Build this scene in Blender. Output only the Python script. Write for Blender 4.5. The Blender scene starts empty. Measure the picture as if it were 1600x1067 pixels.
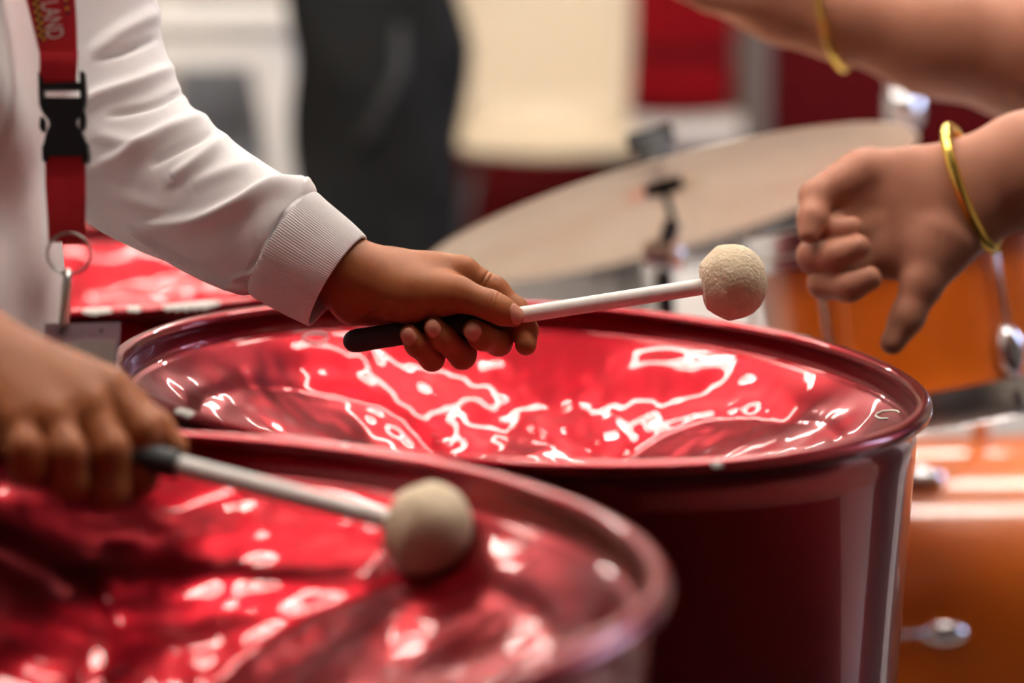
import bpy, bmesh, math, random
import numpy as np
from mathutils import Vector, Matrix, Quaternion

scene = bpy.context.scene
COL = scene.collection
RNG = np.random.default_rng(7)
random.seed(7)

# ------------------------------------------------------------------ camera
FPX = 85.0 / 36.0 * 1600.0
PITCH = math.radians(10.0)
CAM = np.array([0.0, 0.0, 1.04])
FW = np.array([0.0, math.cos(PITCH), -math.sin(PITCH)])
UPV = np.array([0.0, math.sin(PITCH), math.cos(PITCH)])
RT = np.array([1.0, 0.0, 0.0])


def P(px, py, d):
    """photo pixel + distance along the view axis -> point in the room (metres)"""
    return CAM + d * (FW + RT * ((px - 800.0) / FPX) - UPV * ((py - 533.5) / FPX))


cam_d = bpy.data.cameras.new('camera')
cam_d.sensor_width = 36.0
cam_d.lens = 85.0
cam_d.clip_start = 0.05
cam_d.dof.use_dof = True
cam_d.dof.focus_distance = 1.705
cam_d.dof.aperture_fstop = 2.3
cam_d.dof.aperture_blades = 9
cam_o = bpy.data.objects.new('camera', cam_d)
COL.objects.link(cam_o)
cam_o.location = CAM
cam_o.rotation_euler = (math.radians(90) - PITCH, 0, 0)
scene.camera = cam_o

# ------------------------------------------------------------------ world, exposure, daylight
world = bpy.data.worlds.new('world')
scene.world = world
world.use_nodes = True
bg = world.node_tree.nodes['Background']
bg.inputs[0].default_value = (0.62, 0.74, 1.0, 1)
bg.inputs[1].default_value = 0.8
vs = scene.view_settings
vs.view_transform = 'Standard'
vs.look = 'None'
vs.gamma = 1.0
vs.exposure = -0.3
vs.use_curve_mapping = False

ROOM = dict(x0=-3.0, x1=3.4, y0=-3.5, y1=8.6, h=3.0)


def area_light(name, loc, target, sx, sy, power, color):
    l = bpy.data.lights.new(name, 'AREA')
    l.shape = 'RECTANGLE'
    l.size, l.size_y = sx, sy
    l.energy = power
    l.color = color
    o = bpy.data.objects.new(name, l)
    COL.objects.link(o)
    o.location = loc
    o.rotation_euler = (Vector(target) - Vector(loc)).to_track_quat('-Z', 'Y').to_euler()
    return o


# daylight entering through the window of the right-hand wall
area_light('window_daylight', (3.48, 3.7, 1.75), (0.0, 3.7, 1.75), 1.5, 1.3, 120, (0.55, 0.66, 1.0))

LAMP_STRENGTH = 72.0
LAMP_COLOR = (1.0, 0.93, 0.85)

# ------------------------------------------------------------------ helpers


def link(o, parent=None):
    COL.objects.link(o)
    if parent is not None:
        o.parent = parent
    return o


def tag(o, label=None, cat=None, group=None, kind=None):
    if label:
        o['label'] = label
    if cat:
        o['category'] = cat
    if group:
        o['group'] = group
    if kind:
        o['kind'] = kind
    return o


def empty(name, loc=(0, 0, 0), label=None, cat=None, group=None):
    o = bpy.data.objects.new(name, None)
    o.empty_display_size = 0.05
    link(o)
    o.location = loc
    return tag(o, label, cat, group)


def mesh_obj(name, verts, faces, mat, parent=None, smooth=True, world_pts=True):
    """verts are given in room coordinates unless world_pts is False; a parent's transform is undone"""
    v = np.asarray(verts, dtype=np.float64)
    if parent is not None and world_pts:
        inv = np.array(full_matrix(parent).inverted())
        v = v @ inv[:3, :3].T + inv[:3, 3]
    me = bpy.data.meshes.new(name)
    f = np.asarray(faces) if not isinstance(faces, list) else None
    if f is not None and f.ndim == 2:
        n, k = f.shape
        me.vertices.add(len(v))
        me.vertices.foreach_set('co', v.astype(np.float32).ravel())
        me.loops.add(n * k)
        me.loops.foreach_set('vertex_index', f.astype(np.int32).ravel())
        me.polygons.add(n)
        me.polygons.foreach_set('loop_start', np.arange(0, n * k, k, dtype=np.int32))
        me.polygons.foreach_set('loop_total', np.full(n, k, dtype=np.int32))
        me.update(calc_edges=True)
    else:
        me.from_pydata([tuple(map(float, p)) for p in v], [], faces)
        me.update()
    if smooth:
        me.polygons.foreach_set('use_smooth', np.ones(len(me.polygons), dtype=bool))
    me.materials.append(mat)
    o = bpy.data.objects.new(name, me)
    return link(o, parent)


def full_matrix(o):
    m = Matrix.LocRotScale(o.location, o.rotation_euler.to_quaternion() if o.rotation_mode != 'QUATERNION' else o.rotation_quaternion, o.scale)
    return (full_matrix(o.parent) @ m) if o.parent else m


class MB:
    """collects simple shapes into one mesh"""

    def __init__(self):
        self.v, self.f = [], []

    def add(self, v, f):
        n = len(self.v)
        self.v += [tuple(map(float, p)) for p in v]
        self.f += [tuple(int(i) + n for i in q) for q in f]
        return self

    def box(self, c, s, rot=None, bevel=0.0):
        bm = bmesh.new()
        bmesh.ops.create_cube(bm, size=1.0)
        for vv in bm.verts:
            vv.co = Vector((vv.co.x * s[0], vv.co.y * s[1], vv.co.z * s[2]))
        if bevel > 0:
            bmesh.ops.bevel(bm, geom=bm.edges[:], offset=bevel, segments=2, affect='EDGES', profile=0.6)
        bm.verts.index_update()
        R = rot if rot is not None else Matrix.Identity(3)
        v = [R @ vv.co + Vector(c) for vv in bm.verts]
        f = [[x.index for x in q.verts] for q in bm.faces]
        bm.free()
        return self.add(v, f)

    def tube(self, pts, r, seg=12, closed=False, cap=True):
        pts = [Vector(p) for p in pts]
        rs = r if hasattr(r, '__len__') else [r] * len(pts)
        n = len(pts)
        prev = None
        vs_, fs = [], []
        for i, p in enumerate(pts):
            if closed:
                t = (pts[(i + 1) % n] - pts[i - 1]).normalized()
            else:
                t = (pts[min(i + 1, n - 1)] - pts[max(i - 1, 0)]).normalized()
            if prev is None:
                a = Vector((0, 0, 1)) if abs(t.z) < 0.9 else Vector((1, 0, 0))
                u = t.cross(a).normalized()
            else:
                u = (prev - t * prev.dot(t)).normalized()
            prev = u
            w = t.cross(u)
            for k in range(seg):
                a = 2 * math.pi * k / seg
                vs_.append(p + (u * math.cos(a) + w * math.sin(a)) * rs[i])
        m = n if closed else n - 1
        for i in range(m):
            for k in range(seg):
                j = (i + 1) % n
                fs.append((i * seg + k, i * seg + (k + 1) % seg, j * seg + (k + 1) % seg, j * seg + k))
        if cap and not closed:
            fs.append(tuple(range(seg))[::-1])
            fs.append(tuple((n - 1) * seg + k for k in range(seg)))
        return self.add(vs_, fs)

    def lathe(self, prof, M=None, seg=48):
        """profile of (r, z) pairs turned about local z, placed with the 4x4 matrix M"""
        M = M or Matrix.Identity(4)
        vs_, fs = [], []
        for r, z in prof:
            for k in range(seg):
                a = 2 * math.pi * k / seg
                vs_.append(M @ Vector((max(r, 1e-5) * math.cos(a), max(r, 1e-5) * math.sin(a), z)))
        for i in range(len(prof) - 1):
            for k in range(seg):
                fs.append((i * seg + k, i * seg + (k + 1) % seg, (i + 1) * seg + (k + 1) % seg, (i + 1) * seg + k))
        return self.add(vs_, fs)

    def build(self, name, mat, parent=None, smooth=False, world_pts=True, auto=None):
        o = mesh_obj(name, self.v, self.f, mat, parent, smooth, world_pts)
        if auto:
            me = o.data
            me.polygons.foreach_set('use_smooth', np.ones(len(me.polygons), dtype=bool))
            me.set_sharp_from_angle(angle=math.radians(auto))
        return o


def frame_matrix(origin, zdir, xhint=(1, 0, 0)):
    z = Vector(zdir).normalized()
    x = Vector(xhint)
    x = (x - z * x.dot(z)).normalized()
    y = z.cross(x)
    M = Matrix((x, y, z)).transposed().to_4x4()
    M.translation = Vector(origin)
    return M


# ------------------------------------------------------------------ materials
MATS = {}


def mat(name, color, rough=0.5, metal=0.0, coat=0.0, coat_rough=0.03, noise=None, bump=None, sss=0.0, sheen=0.0, spec=0.5, ior=None):
    """noise=(scale, second colour, amount), bump=(scale, strength, distance)"""
    m = bpy.data.materials.new(name)
    m.use_nodes = True
    nt = m.node_tree
    b = nt.nodes['Principled BSDF']
    b.inputs['Base Color'].default_value = (*color, 1)
    b.inputs['Roughness'].default_value = rough
    b.inputs['Metallic'].default_value = metal
    b.inputs['Coat Weight'].default_value = coat
    b.inputs['Coat Roughness'].default_value = coat_rough
    b.inputs['Specular IOR Level'].default_value = spec
    b.inputs['Sheen Weight'].default_value = sheen
    if sss:
        b.inputs['Subsurface Weight'].default_value = sss
        b.inputs['Subsurface Radius'].default_value = (1.0, 0.35, 0.18)
        b.inputs['Subsurface Scale'].default_value = 0.004
    tc = nt.nodes.new('ShaderNodeTexCoord')
    if noise:
        n = nt.nodes.new('ShaderNodeTexNoise')
        n.inputs['Scale'].default_value = noise[0]
        n.inputs['Detail'].default_value = 4
        nt.links.new(tc.outputs['Object'], n.inputs['Vector'])
        mx = nt.nodes.new('ShaderNodeMix')
        mx.data_type = 'RGBA'
        mx.inputs[6].default_value = (*color, 1)
        mx.inputs[7].default_value = (*noise[1], 1)
        mr = nt.nodes.new('ShaderNodeMapRange')
        mr.inputs[1].default_value = 0.35
        mr.inputs[2].default_value = 0.68
        mr.inputs[4].default_value = noise[2]
        nt.links.new(n.outputs[0], mr.inputs[0])
        nt.links.new(mr.outputs[0], mx.inputs[0])
        nt.links.new(mx.outputs[2], b.inputs['Base Color'])
    if bump:
        n2 = nt.nodes.new('ShaderNodeTexNoise')
        n2.inputs['Scale'].default_value = bump[0]
        n2.inputs['Detail'].default_value = 5
        nt.links.new(tc.outputs['Object'], n2.inputs['Vector'])
        bp = nt.nodes.new('ShaderNodeBump')
        bp.inputs['Strength'].default_value = bump[1]
        bp.inputs['Distance'].default_value = bump[2]
        nt.links.new(n2.outputs[0], bp.inputs['Height'])
        nt.links.new(bp.outputs[0], b.inputs['Normal'])
    MATS[name] = m
    return m


def emit_mat(name, color, strength):
    m = bpy.data.materials.new(name)
    m.use_nodes = True
    b = m.node_tree.nodes['Principled BSDF']
    b.inputs['Base Color'].default_value = (*color, 1)
    b.inputs['Emission Color'].default_value = (*color, 1)
    b.inputs['Emission Strength'].default_value = strength
    return m


def skin_mat(name, c, nail, crease):
    m = mat(name, c, rough=0.46, noise=(38, crease, 0.45), bump=(1500, 0.25, 0.0004), sss=0.12, spec=0.17)
    nt = m.node_tree
    b = nt.nodes['Principled BSDF']
    src = b.inputs['Base Color'].links[0].from_socket
    at = nt.nodes.new('ShaderNodeAttribute')
    at.attribute_name = 'nail'
    mx = nt.nodes.new('ShaderNodeMix')
    mx.data_type = 'RGBA'
    nt.links.new(at.outputs['Fac'], mx.inputs[0])
    nt.links.new(src, mx.inputs[6])
    mx.inputs[7].default_value = (*nail, 1)
    nt.links.new(mx.outputs[2], b.inputs['Base Color'])
    return m


M_RED = mat('red_candy_lacquer', (0.225, 0.0006, 0.0065), rough=0.30, metal=0.92, coat=0.6, coat_rough=0.015, noise=(9, (0.165, 0.0005, 0.004), 0.6))
M_MAROON = mat('dark_maroon_lacquer', (0.075, 0.0006, 0.002), rough=0.55, spec=0.08)
M_CHIP = mat('bare_primer', (0.74, 0.71, 0.66), rough=0.55, noise=(300, (0.5, 0.47, 0.43), 0.6))
M_CHALK = mat('chalk_line', (0.80, 0.86, 0.76), rough=0.8)
M_CHALKP = mat('pink_chalk_line', (0.85, 0.55, 0.58), rough=0.8)
M_SCRATCH = mat('scratched_mark', (0.70, 0.16, 0.18), rough=0.6)
M_RUBBER = mat('black_rubber', (0.012, 0.012, 0.013), rough=0.62, noise=(900, (0.03, 0.03, 0.03), 0.5), bump=(900, 0.2, 0.0003))
M_SHAFT = mat('white_shaft', (0.80, 0.765, 0.72), rough=0.45, noise=(160, (0.70, 0.62, 0.56), 0.5))
M_FELT = mat('chamois', (0.70, 0.56, 0.39), rough=0.9, noise=(110, (0.60, 0.45, 0.29), 0.8), bump=(420, 0.9, 0.0016), sheen=0.2)
M_SHIRT = mat('white_cotton', (0.80, 0.77, 0.765), rough=0.9, noise=(60, (0.74, 0.70, 0.70), 0.5), bump=(1800, 0.25, 0.0004), sheen=0.15)
M_SKIN = skin_mat('brown_skin', (0.31, 0.102, 0.036), (0.52, 0.24, 0.165), (0.20, 0.060, 0.020))
M_SKIN2 = skin_mat('tan_skin', (0.44, 0.195, 0.125), (0.58, 0.33, 0.25), (0.33, 0.130, 0.078))
M_STRAP = mat('red_webbing', (0.56, 0.004, 0.014), rough=0.55, bump=(1400, 0.4, 0.0004), sheen=0.1)
M_PLASTIC = mat('black_plastic', (0.012, 0.012, 0.014), rough=0.42)
M_STEEL = mat('steel', (0.55, 0.53, 0.50), rough=0.28, metal=1.0)
M_CHROME = mat('chrome', (0.86, 0.86, 0.88), rough=0.25, metal=1.0)
M_GOLD = mat('gold', (0.86, 0.60, 0.13), rough=0.26, metal=1.0, bump=(260, 0.25, 0.0006))
M_BRONZE = mat('bronze', (0.92, 0.76, 0.58), rough=0.34, metal=0.65, noise=(7, (0.80, 0.54, 0.34), 0.7))
M_ORANGE = mat('orange_maple_lacquer', (0.92, 0.195, 0.008), rough=0.35, coat=1.0, coat_rough=0.05, noise=(5, (0.72, 0.12, 0.006), 0.55))
M_HEAD = mat('drum_skin', (0.80, 0.78, 0.74), rough=0.5)
M_BLACK = mat('black_fabric', (0.007, 0.007, 0.0075), rough=0.9, noise=(6, (0.013, 0.013, 0.013), 0.8), spec=0.1)
M_CREAM = mat('cream_plastic', (0.58, 0.465, 0.31), rough=0.4, noise=(3, (0.54, 0.43, 0.285), 0.5))
M_WHITE = mat('white_paint', (0.78, 0.74, 0.68), rough=0.5, noise=(3, (0.72, 0.68, 0.62), 0.5))
M_REDPL = mat('red_plastic', (0.15, 0.0008, 0.003), rough=0.6, spec=0.06)
M_GREY = mat('grey_plastic', (0.16, 0.17, 0.19), rough=0.55)
M_DGREY = mat('dark_metal', (0.05, 0.047, 0.045), rough=0.4, metal=0.6)
M_POST = mat('grey_post_paint', (0.09, 0.065, 0.055), rough=0.5)
M_TROUSER = mat('navy_cloth', (0.02, 0.022, 0.035), rough=0.9)
M_TSHIRT = mat('dark_cloth', (0.03, 0.028, 0.03), rough=0.9)
M_HAIR = mat('black_hair', (0.012, 0.009, 0.007), rough=0.6, bump=(160, 0.8, 0.004))
M_CARD = mat('pass_card', (0.80, 0.76, 0.73), rough=0.5)
M_VINYL = mat('lilac_vinyl', (0.55, 0.45, 0.56), rough=0.25, coat=0.4)
M_LETTER = mat('white_print', (0.85, 0.80, 0.76), rough=0.6)
M_YELLOW = mat('gold_print', (0.80, 0.48, 0.05), rough=0.6)
M_PRINTB = mat('black_print', (0.02, 0.02, 0.02), rough=0.6)
M_FLOOR = mat('grey_vinyl_floor', (0.46, 0.43, 0.39), rough=0.42, noise=(2.2, (0.38, 0.35, 0.31), 0.6))
M_WALL = mat('beige_wall', (0.55, 0.47, 0.40), rough=0.8, noise=(1.5, (0.49, 0.41, 0.34), 0.5))
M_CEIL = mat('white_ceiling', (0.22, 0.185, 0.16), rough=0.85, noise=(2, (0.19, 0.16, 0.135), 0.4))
M_DARKWALL = mat('dark_panelling', (0.05, 0.032, 0.026), rough=0.6, noise=(1.5, (0.03, 0.02, 0.016), 0.6))
M_TRIM = mat('trim_paint', (0.42, 0.37, 0.33), rough=0.5)
M_LAMP = emit_mat('lamp_tube', LAMP_COLOR, LAMP_STRENGTH)

# ------------------------------------------------------------------ room
x0, x1, y0, y1, HH = ROOM['x0'], ROOM['x1'], ROOM['y0'], ROOM['y1'], ROOM['h']
T = 0.1


XC = (x0 + x1) / 2


def struct(name, c, s, m, bevel=0):
    return tag(MB().box(c, s, bevel=bevel).build(name, m), kind='structure')


struct('floor', (XC, (y0 + y1) / 2, -T / 2), (x1 - x0 + 2 * T, y1 - y0 + 2 * T, T), M_FLOOR)
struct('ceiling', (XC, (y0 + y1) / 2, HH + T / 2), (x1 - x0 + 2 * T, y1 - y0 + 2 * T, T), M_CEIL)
struct('wall_back', (XC, y1 + T / 2, HH / 2), (x1 - x0, T, HH), M_WALL)
struct('wall_front', (XC, y0 - T / 2, HH / 2), (x1 - x0, T, HH), M_DARKWALL)
struct('wall_left', (x0 - T / 2, (y0 + y1) / 2, HH / 2), (T, y1 - y0 + 2 * T, HH), M_WALL)
# right wall with its window opening
WY0, WY1, WZ0, WZ1 = 2.9, 4.5, 1.05, 2.45
wr = MB()
wr.box((x1 + T / 2, (y0 - T + WY0) / 2, HH / 2), (T, WY0 - y0 + T, HH))
wr.box((x1 + T / 2, (WY1 + y1 + T) / 2, HH / 2), (T, y1 + T - WY1, HH))
wr.box((x1 + T / 2, (WY0 + WY1) / 2, WZ0 / 2), (T, WY1 - WY0, WZ0))
wr.box((x1 + T / 2, (WY0 + WY1) / 2, (WZ1 + HH) / 2), (T, WY1 - WY0, HH - WZ1))
tag(wr.build('wall_right', M_WALL), kind='structure')
win = tag(empty('window_1', (x1, (WY0 + WY1) / 2, WZ0)), kind='structure')
wf = MB()
cy, cz = (WY0 + WY1) / 2, (WZ0 + WZ1) / 2
for yy in (WY0 + .025, cy, WY1 - .025):
    wf.box((x1 + .04, yy, cz), (.06, .05, WZ1 - WZ0))
for zz in (WZ0 + .025, WZ1 - .025):
    wf.box((x1 + .04, cy, zz), (.06, WY1 - WY0, .05))
wf.build('window_frame', M_WHITE, win)
MB().box((x1 - .04, cy, WZ0 - .02), (.16, WY1 - WY0 + .1, .04), bevel=.006).build('window_sill', M_WHITE, win)
struct('baseboard_back', (XC, y1 - .01, .05), (x1 - x0, .02, .1), M_TRIM)
struct('baseboard_left', (x0 + .01, (y0 + y1) / 2, .05), (.02, y1 - y0, .1), M_TRIM)

# dark carpet, unseen, added to darken the reflections in the drum sides
added_rug = MB().box((0.1, -.11, .0015), (5.2, 4.2, .003), None, .001).build('added_rug', mat('added_dark_rug', (.022, .014, .012), rough=.95, noise=(40, (.035, .02, .017), .7), bump=(300, .5, .002), spec=.1))
tag(added_rug, 'dark brown carpet under the steel drums, added out of view to darken their sides', 'added_rug')

# ceiling lights: real strip fixtures
k = 0
LIGHTS = [(lx_, ly_) for ly_ in (1.6, 2.6, 3.6, 6.2) for lx_ in (-1.0, 0.75)]
WHERE = [a_ + ' row, ' + b_ for a_ in ('nearest', 'second', 'third', 'far') for b_ in ('left', 'right')]
for (lx, ly), wh in zip(LIGHTS, WHERE):
    r = empty('ceiling_light', (lx, ly, HH), 'white ceiling strip light with two tubes, ' + wh, 'ceiling light', 'ceiling strip lights')
    MB().box((lx, ly, HH - .03), (1.5, .22, .06), bevel=.01).build('housing', M_WHITE, r)
    for s in (-1, 1):
        MB().tube([(lx - .70, ly + s * .06, HH - .085), (lx + .70, ly + s * .06, HH - .085)], .02, 10).build('tube', M_LAMP, r, smooth=True)

# ------------------------------------------------------------------ signed-distance modelling (hands and bodies)


class Chain:
    """a limb: tapered segments; smooth inside, joined to the rest with a blend that is wide only near its root"""

    def __init__(self, pts, radii, k=0.003, root_k=0.008, root_r=0.02, far_k=0.0008, squash=None):
        self.p = [np.array(q, dtype=np.float64) for q in pts]
        self.r = list(radii)
        self.k, self.root_k, self.root_r, self.far_k = k, root_k, root_r, far_k
        self.squash = squash

    def bounds(self):
        lo = np.min([q - r for q, r in zip(self.p, self.r)], axis=0)
        hi = np.max([q + r for q, r in zip(self.p, self.r)], axis=0)
        return lo, hi


def smin(a, b, k):
    h = np.clip(0.5 + 0.5 * (b - a) / k, 0, 1)
    return b * (1 - h) + a * h - k * h * (1 - h)


def sd_seg(X, a, b, ra, rb, squash):
    ab = (b - a).astype(np.float32)
    a = a.astype(np.float32)
    L = float(ab @ ab) + 1e-12
    D = X - a
    t = np.clip((D @ ab) / L, 0, 1)
    D = D - t[:, None] * ab
    q = np.einsum('ij,ij->i', D, D)
    if squash is not None:
        n, f = squash
        dn = D @ np.asarray(n, dtype=np.float32)
        q = q + dn * dn * (1.0 / (f * f) - 1.0)
    return np.sqrt(q) - (ra + t * (rb - ra))


def field(X, chains):
    F = None
    for c in chains:
        d = None
        if len(c.p) == 1:
            d = sd_seg(X, c.p[0], c.p[0] + 1e-5, c.r[0], c.r[0], c.squash)
        for i in range(len(c.p) - 1):
            e = sd_seg(X, c.p[i], c.p[i + 1], c.r[i], c.r[i + 1], c.squash)
            d = e if d is None else smin(d, e, c.k)
        if F is None:
            F = d
        else:
            dr = np.linalg.norm(X - c.p[0].astype(np.float32), axis=1)
            kk = c.far_k + (c.root_k - c.far_k) * np.exp(-(dr / c.root_r) ** 2)
            F = smin(F, d, kk.astype(np.float32))
    return F


def polygonise(chains, h, warp=None, smooth=2):
    lo = np.min([c.bounds()[0] for c in chains], axis=0) - 4 * h
    hi = np.max([c.bounds()[1] for c in chains], axis=0) + 4 * h
    n = np.ceil((hi - lo) / h).astype(int) + 1
    ax = [(lo[i] + h * np.arange(n[i])).astype(np.float32) for i in range(3)]
    F = np.empty(tuple(n), dtype=np.float32)
    step = max(1, int(600000 // (n[1] * n[2])))
    for i in range(0, n[0], step):
        g = np.stack(np.meshgrid(ax[0][i:i + step], ax[1], ax[2], indexing='ij'), -1).reshape(-1, 3)
        v = field(g, chains)
        if warp is not None:
            v = v + warp(g)
        F[i:i + step] = v.reshape(-1, n[1], n[2])
    s = F < 0
    cell = np.zeros(tuple(n - 1), dtype=np.uint8)
    for a in (0, 1):
        for b in (0, 1):
            for c in (0, 1):
                cell += s[a:n[0] - 1 + a, b:n[1] - 1 + b, c:n[2] - 1 + c]
    act = np.argwhere((cell > 0) & (cell < 8))
    idx = -np.ones(tuple(n - 1), dtype=np.int64)
    idx[act[:, 0], act[:, 1], act[:, 2]] = np.arange(len(act))
    acc = np.zeros((len(act), 3))
    cnt = np.zeros(len(act))
    corners = [(a, b, c) for a in (0, 1) for b in (0, 1) for c in (0, 1)]
    for A in corners:
        for axn in range(3):
            if A[axn]:
                continue
            B = list(A)
            B[axn] = 1
            fa = F[act[:, 0] + A[0], act[:, 1] + A[1], act[:, 2] + A[2]]
            fb = F[act[:, 0] + B[0], act[:, 1] + B[1], act[:, 2] + B[2]]
            m = (fa < 0) != (fb < 0)
            t = np.where(m, fa / np.where(m, fa - fb, 1), 0)
            q = np.tile(np.array(A, float), (len(act), 1))
            q[:, axn] += t
            acc[m] += q[m]
            cnt[m] += 1
    V = lo + h * (act + acc / cnt[:, None])
    faces = []
    for axn in range(3):
        o1, o2 = [(1, 2), (2, 0), (0, 1)][axn]
        sl0 = [slice(None)] * 3
        sl1 = [slice(None)] * 3
        sl0[axn] = slice(0, -1)
        sl1[axn] = slice(1, None)
        a, b = s[tuple(sl0)], s[tuple(sl1)]
        e = np.argwhere(a != b)
        flip = a[e[:, 0], e[:, 1], e[:, 2]]
        ok = (e[:, o1] > 0) & (e[:, o2] > 0) & (e[:, o1] < n[o1] - 1) & (e[:, o2] < n[o2] - 1)
        e, flip = e[ok], flip[ok]

        def cid(d1, d2):
            q = e.copy()
            q[:, o1] -= d1
            q[:, o2] -= d2
            return idx[q[:, 0], q[:, 1], q[:, 2]]
        quad = np.stack([cid(1, 1), cid(0, 1), cid(0, 0), cid(1, 0)], 1)
        quad[~flip] = quad[~flip][:, ::-1]
        faces.append(quad)
    Fc = np.concatenate(faces)
    q_ = V - V.mean(0)
    if np.einsum('ij,ij->i', np.cross(q_[Fc[:, 2]] - q_[Fc[:, 0]], q_[Fc[:, 3]] - q_[Fc[:, 1]]), q_[Fc].mean(1)).sum() < 0:
        Fc = Fc[:, ::-1].copy()
    for _ in range(smooth):
        V = lap(V, Fc, 0.5)
    return V, Fc


def lap(V, Fc, w):
    S = np.zeros_like(V)
    c = np.zeros(len(V))
    for i in range(4):
        a, b = Fc[:, i], Fc[:, (i + 1) % 4]
        for k_ in range(3):
            S[:, k_] += np.bincount(a, V[b, k_], len(V)) + np.bincount(b, V[a, k_], len(V))
        c += np.bincount(a, minlength=len(V)) + np.bincount(b, minlength=len(V))
    return V * (1 - w) + w * S / np.maximum(c, 1)[:, None]


def normals(V, Fc):
    n = np.cross(V[Fc[:, 2]] - V[Fc[:, 0]], V[Fc[:, 3]] - V[Fc[:, 1]])
    N = np.zeros_like(V)
    for i in range(4):
        for k_ in range(3):
            N[:, k_] += np.bincount(Fc[:, i], n[:, k_], len(V))
    return N / (np.linalg.norm(N, axis=1)[:, None] + 1e-12)


def unit(v):
    v = np.asarray(v, float)
    return v / np.linalg.norm(v)


def apply_nails(V, Fc, nails):
    """nails: (centre near the surface, outward normal, direction to the tip, half length, half width)"""
    N = normals(V, Fc)
    w = np.zeros(len(V))
    for c, n, a, hl, hw in nails:
        n = unit(n)
        a = unit(np.asarray(a) - n * np.dot(a, n))
        s = np.cross(n, a)
        D = V - c
        u, v, q = D @ a / hl, D @ s / hw, D @ n
        rr = (np.abs(u) ** 2.8 + np.abs(v) ** 2.8) ** (1 / 2.8)
        ok = (np.abs(q) < 0.009) & (N @ n > 0.15)
        m = np.where(ok, np.clip((1.06 - rr) / 0.14, 0, 1), 0)
        V += N * (m * 0.00045)[:, None]
        ring = np.where(ok & (rr > 1.0) & (rr < 1.35), 1 - np.abs(rr - 1.17) / 0.18, 0).clip(0)
        V -= N * (ring * 0.0003)[:, None]
        w = np.maximum(w, m)
    return w


def apply_creases(V, Fc, cr):
    """cr: (point, direction along the finger, depth, width, reach)"""
    N = normals(V, Fc)
    for c, a, dep, wid, reach in cr:
        D = V - c
        u = D @ unit(a)
        r = np.linalg.norm(D, axis=1)
        V -= N * (1.7 * dep * np.exp(-(u / wid) ** 2) * np.exp(-(r / reach) ** 4))[:, None]


def join_parts(parts):
    Vs, Fs, Ws = [], [], []
    n = 0
    for V, Fc, w in parts:
        Vs.append(V)
        Fs.append(Fc + n)
        Ws.append(w if w is not None else np.zeros(len(V)))
        n += len(V)
    return np.concatenate(Vs), np.concatenate(Fs), np.concatenate(Ws)


def body_obj(name, parts, m, parent):
    V, Fc, w = join_parts(parts)
    o = mesh_obj(name, V, Fc, m, parent)
    at = o.data.attributes.new('nail', 'FLOAT', 'POINT')
    at.data.foreach_set('value', w.astype(np.float32))
    return o


# ------------------------------------------------------------------ steel drums
RIM = 0.2835   # radius of the bead's centre line
BEAD = 0.0064


def wavy(x, y, seed):
    """smooth random field, several octaves of random plane waves"""
    g = np.random.default_rng(seed)
    out = np.zeros_like(x)
    for wl, amp, cnt in ((0.17, 0.0022, 7), (0.085, 0.0011, 9), (0.042, 0.00034, 14), (0.020, 0.00014, 18)):
        for _ in range(cnt):
            a = g.uniform(0, 2 * math.pi)
            f = 2 * math.pi / (wl * g.uniform(0.7, 1.35))
            out += amp / math.sqrt(cnt) * 1.4 * np.sin(f * (x * math.cos(a) + y * math.sin(a)) + g.uniform(0, 6.28))
    return out


def bowl_z(r, x, y, seed):
    rin = RIM - 0.010
    u = np.clip(r / rin, 0, 1)
    z = -0.017 - 0.110 * (1 - u ** 2.1)
    env = np.clip((1 - u) / 0.10, 0, 1)
    env = env * env * (3 - 2 * env)
    z = z + wavy(x, y, seed) * env
    g = np.random.default_rng(seed + 50)
    for j in range(3):           # three big notes, each a gently raised oval
        a = g.uniform(0, 0.8) + j * 2.09
        cx, cy = 0.155 * math.cos(a), 0.155 * math.sin(a)
        dx, dy = x - cx, y - cy
        e1 = (dx * math.cos(a) + dy * math.sin(a)) / 0.085
        e2 = (-dx * math.sin(a) + dy * math.cos(a)) / 0.115
        q = np.sqrt(e1 ** 2 + e2 ** 2)
        z = z + 0.0065 * np.clip(1 - q ** 2, 0, 1) ** 1.5 * env - 0.0018 * np.exp(-((q - 1.02) / 0.07) ** 2) * env
    return z


def revolve_np(R, Z, seg):
    """grid of rings R,Z (rings x seg arrays or rings vector) -> verts, quads"""
    a = np.linspace(0, 2 * math.pi, seg, endpoint=False)
    R = np.broadcast_to(np.asarray(R)[:, None] if np.ndim(R) == 1 else R, (len(R), seg))
    Z = np.broadcast_to(np.asarray(Z)[:, None] if np.ndim(Z) == 1 else Z, (len(Z), seg))
    V = np.stack([R * np.cos(a), R * np.sin(a), Z], -1).reshape(-1, 3)
    n = len(R)
    i, k_ = np.meshgrid(np.arange(n - 1), np.arange(seg), indexing='ij')
    k2 = (k_ + 1) % seg
    Fc = np.stack([i * seg + k_, i * seg + k2, (i + 1) * seg + k2, (i + 1) * seg + k_], -1).reshape(-1, 4)
    return V, Fc


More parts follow.
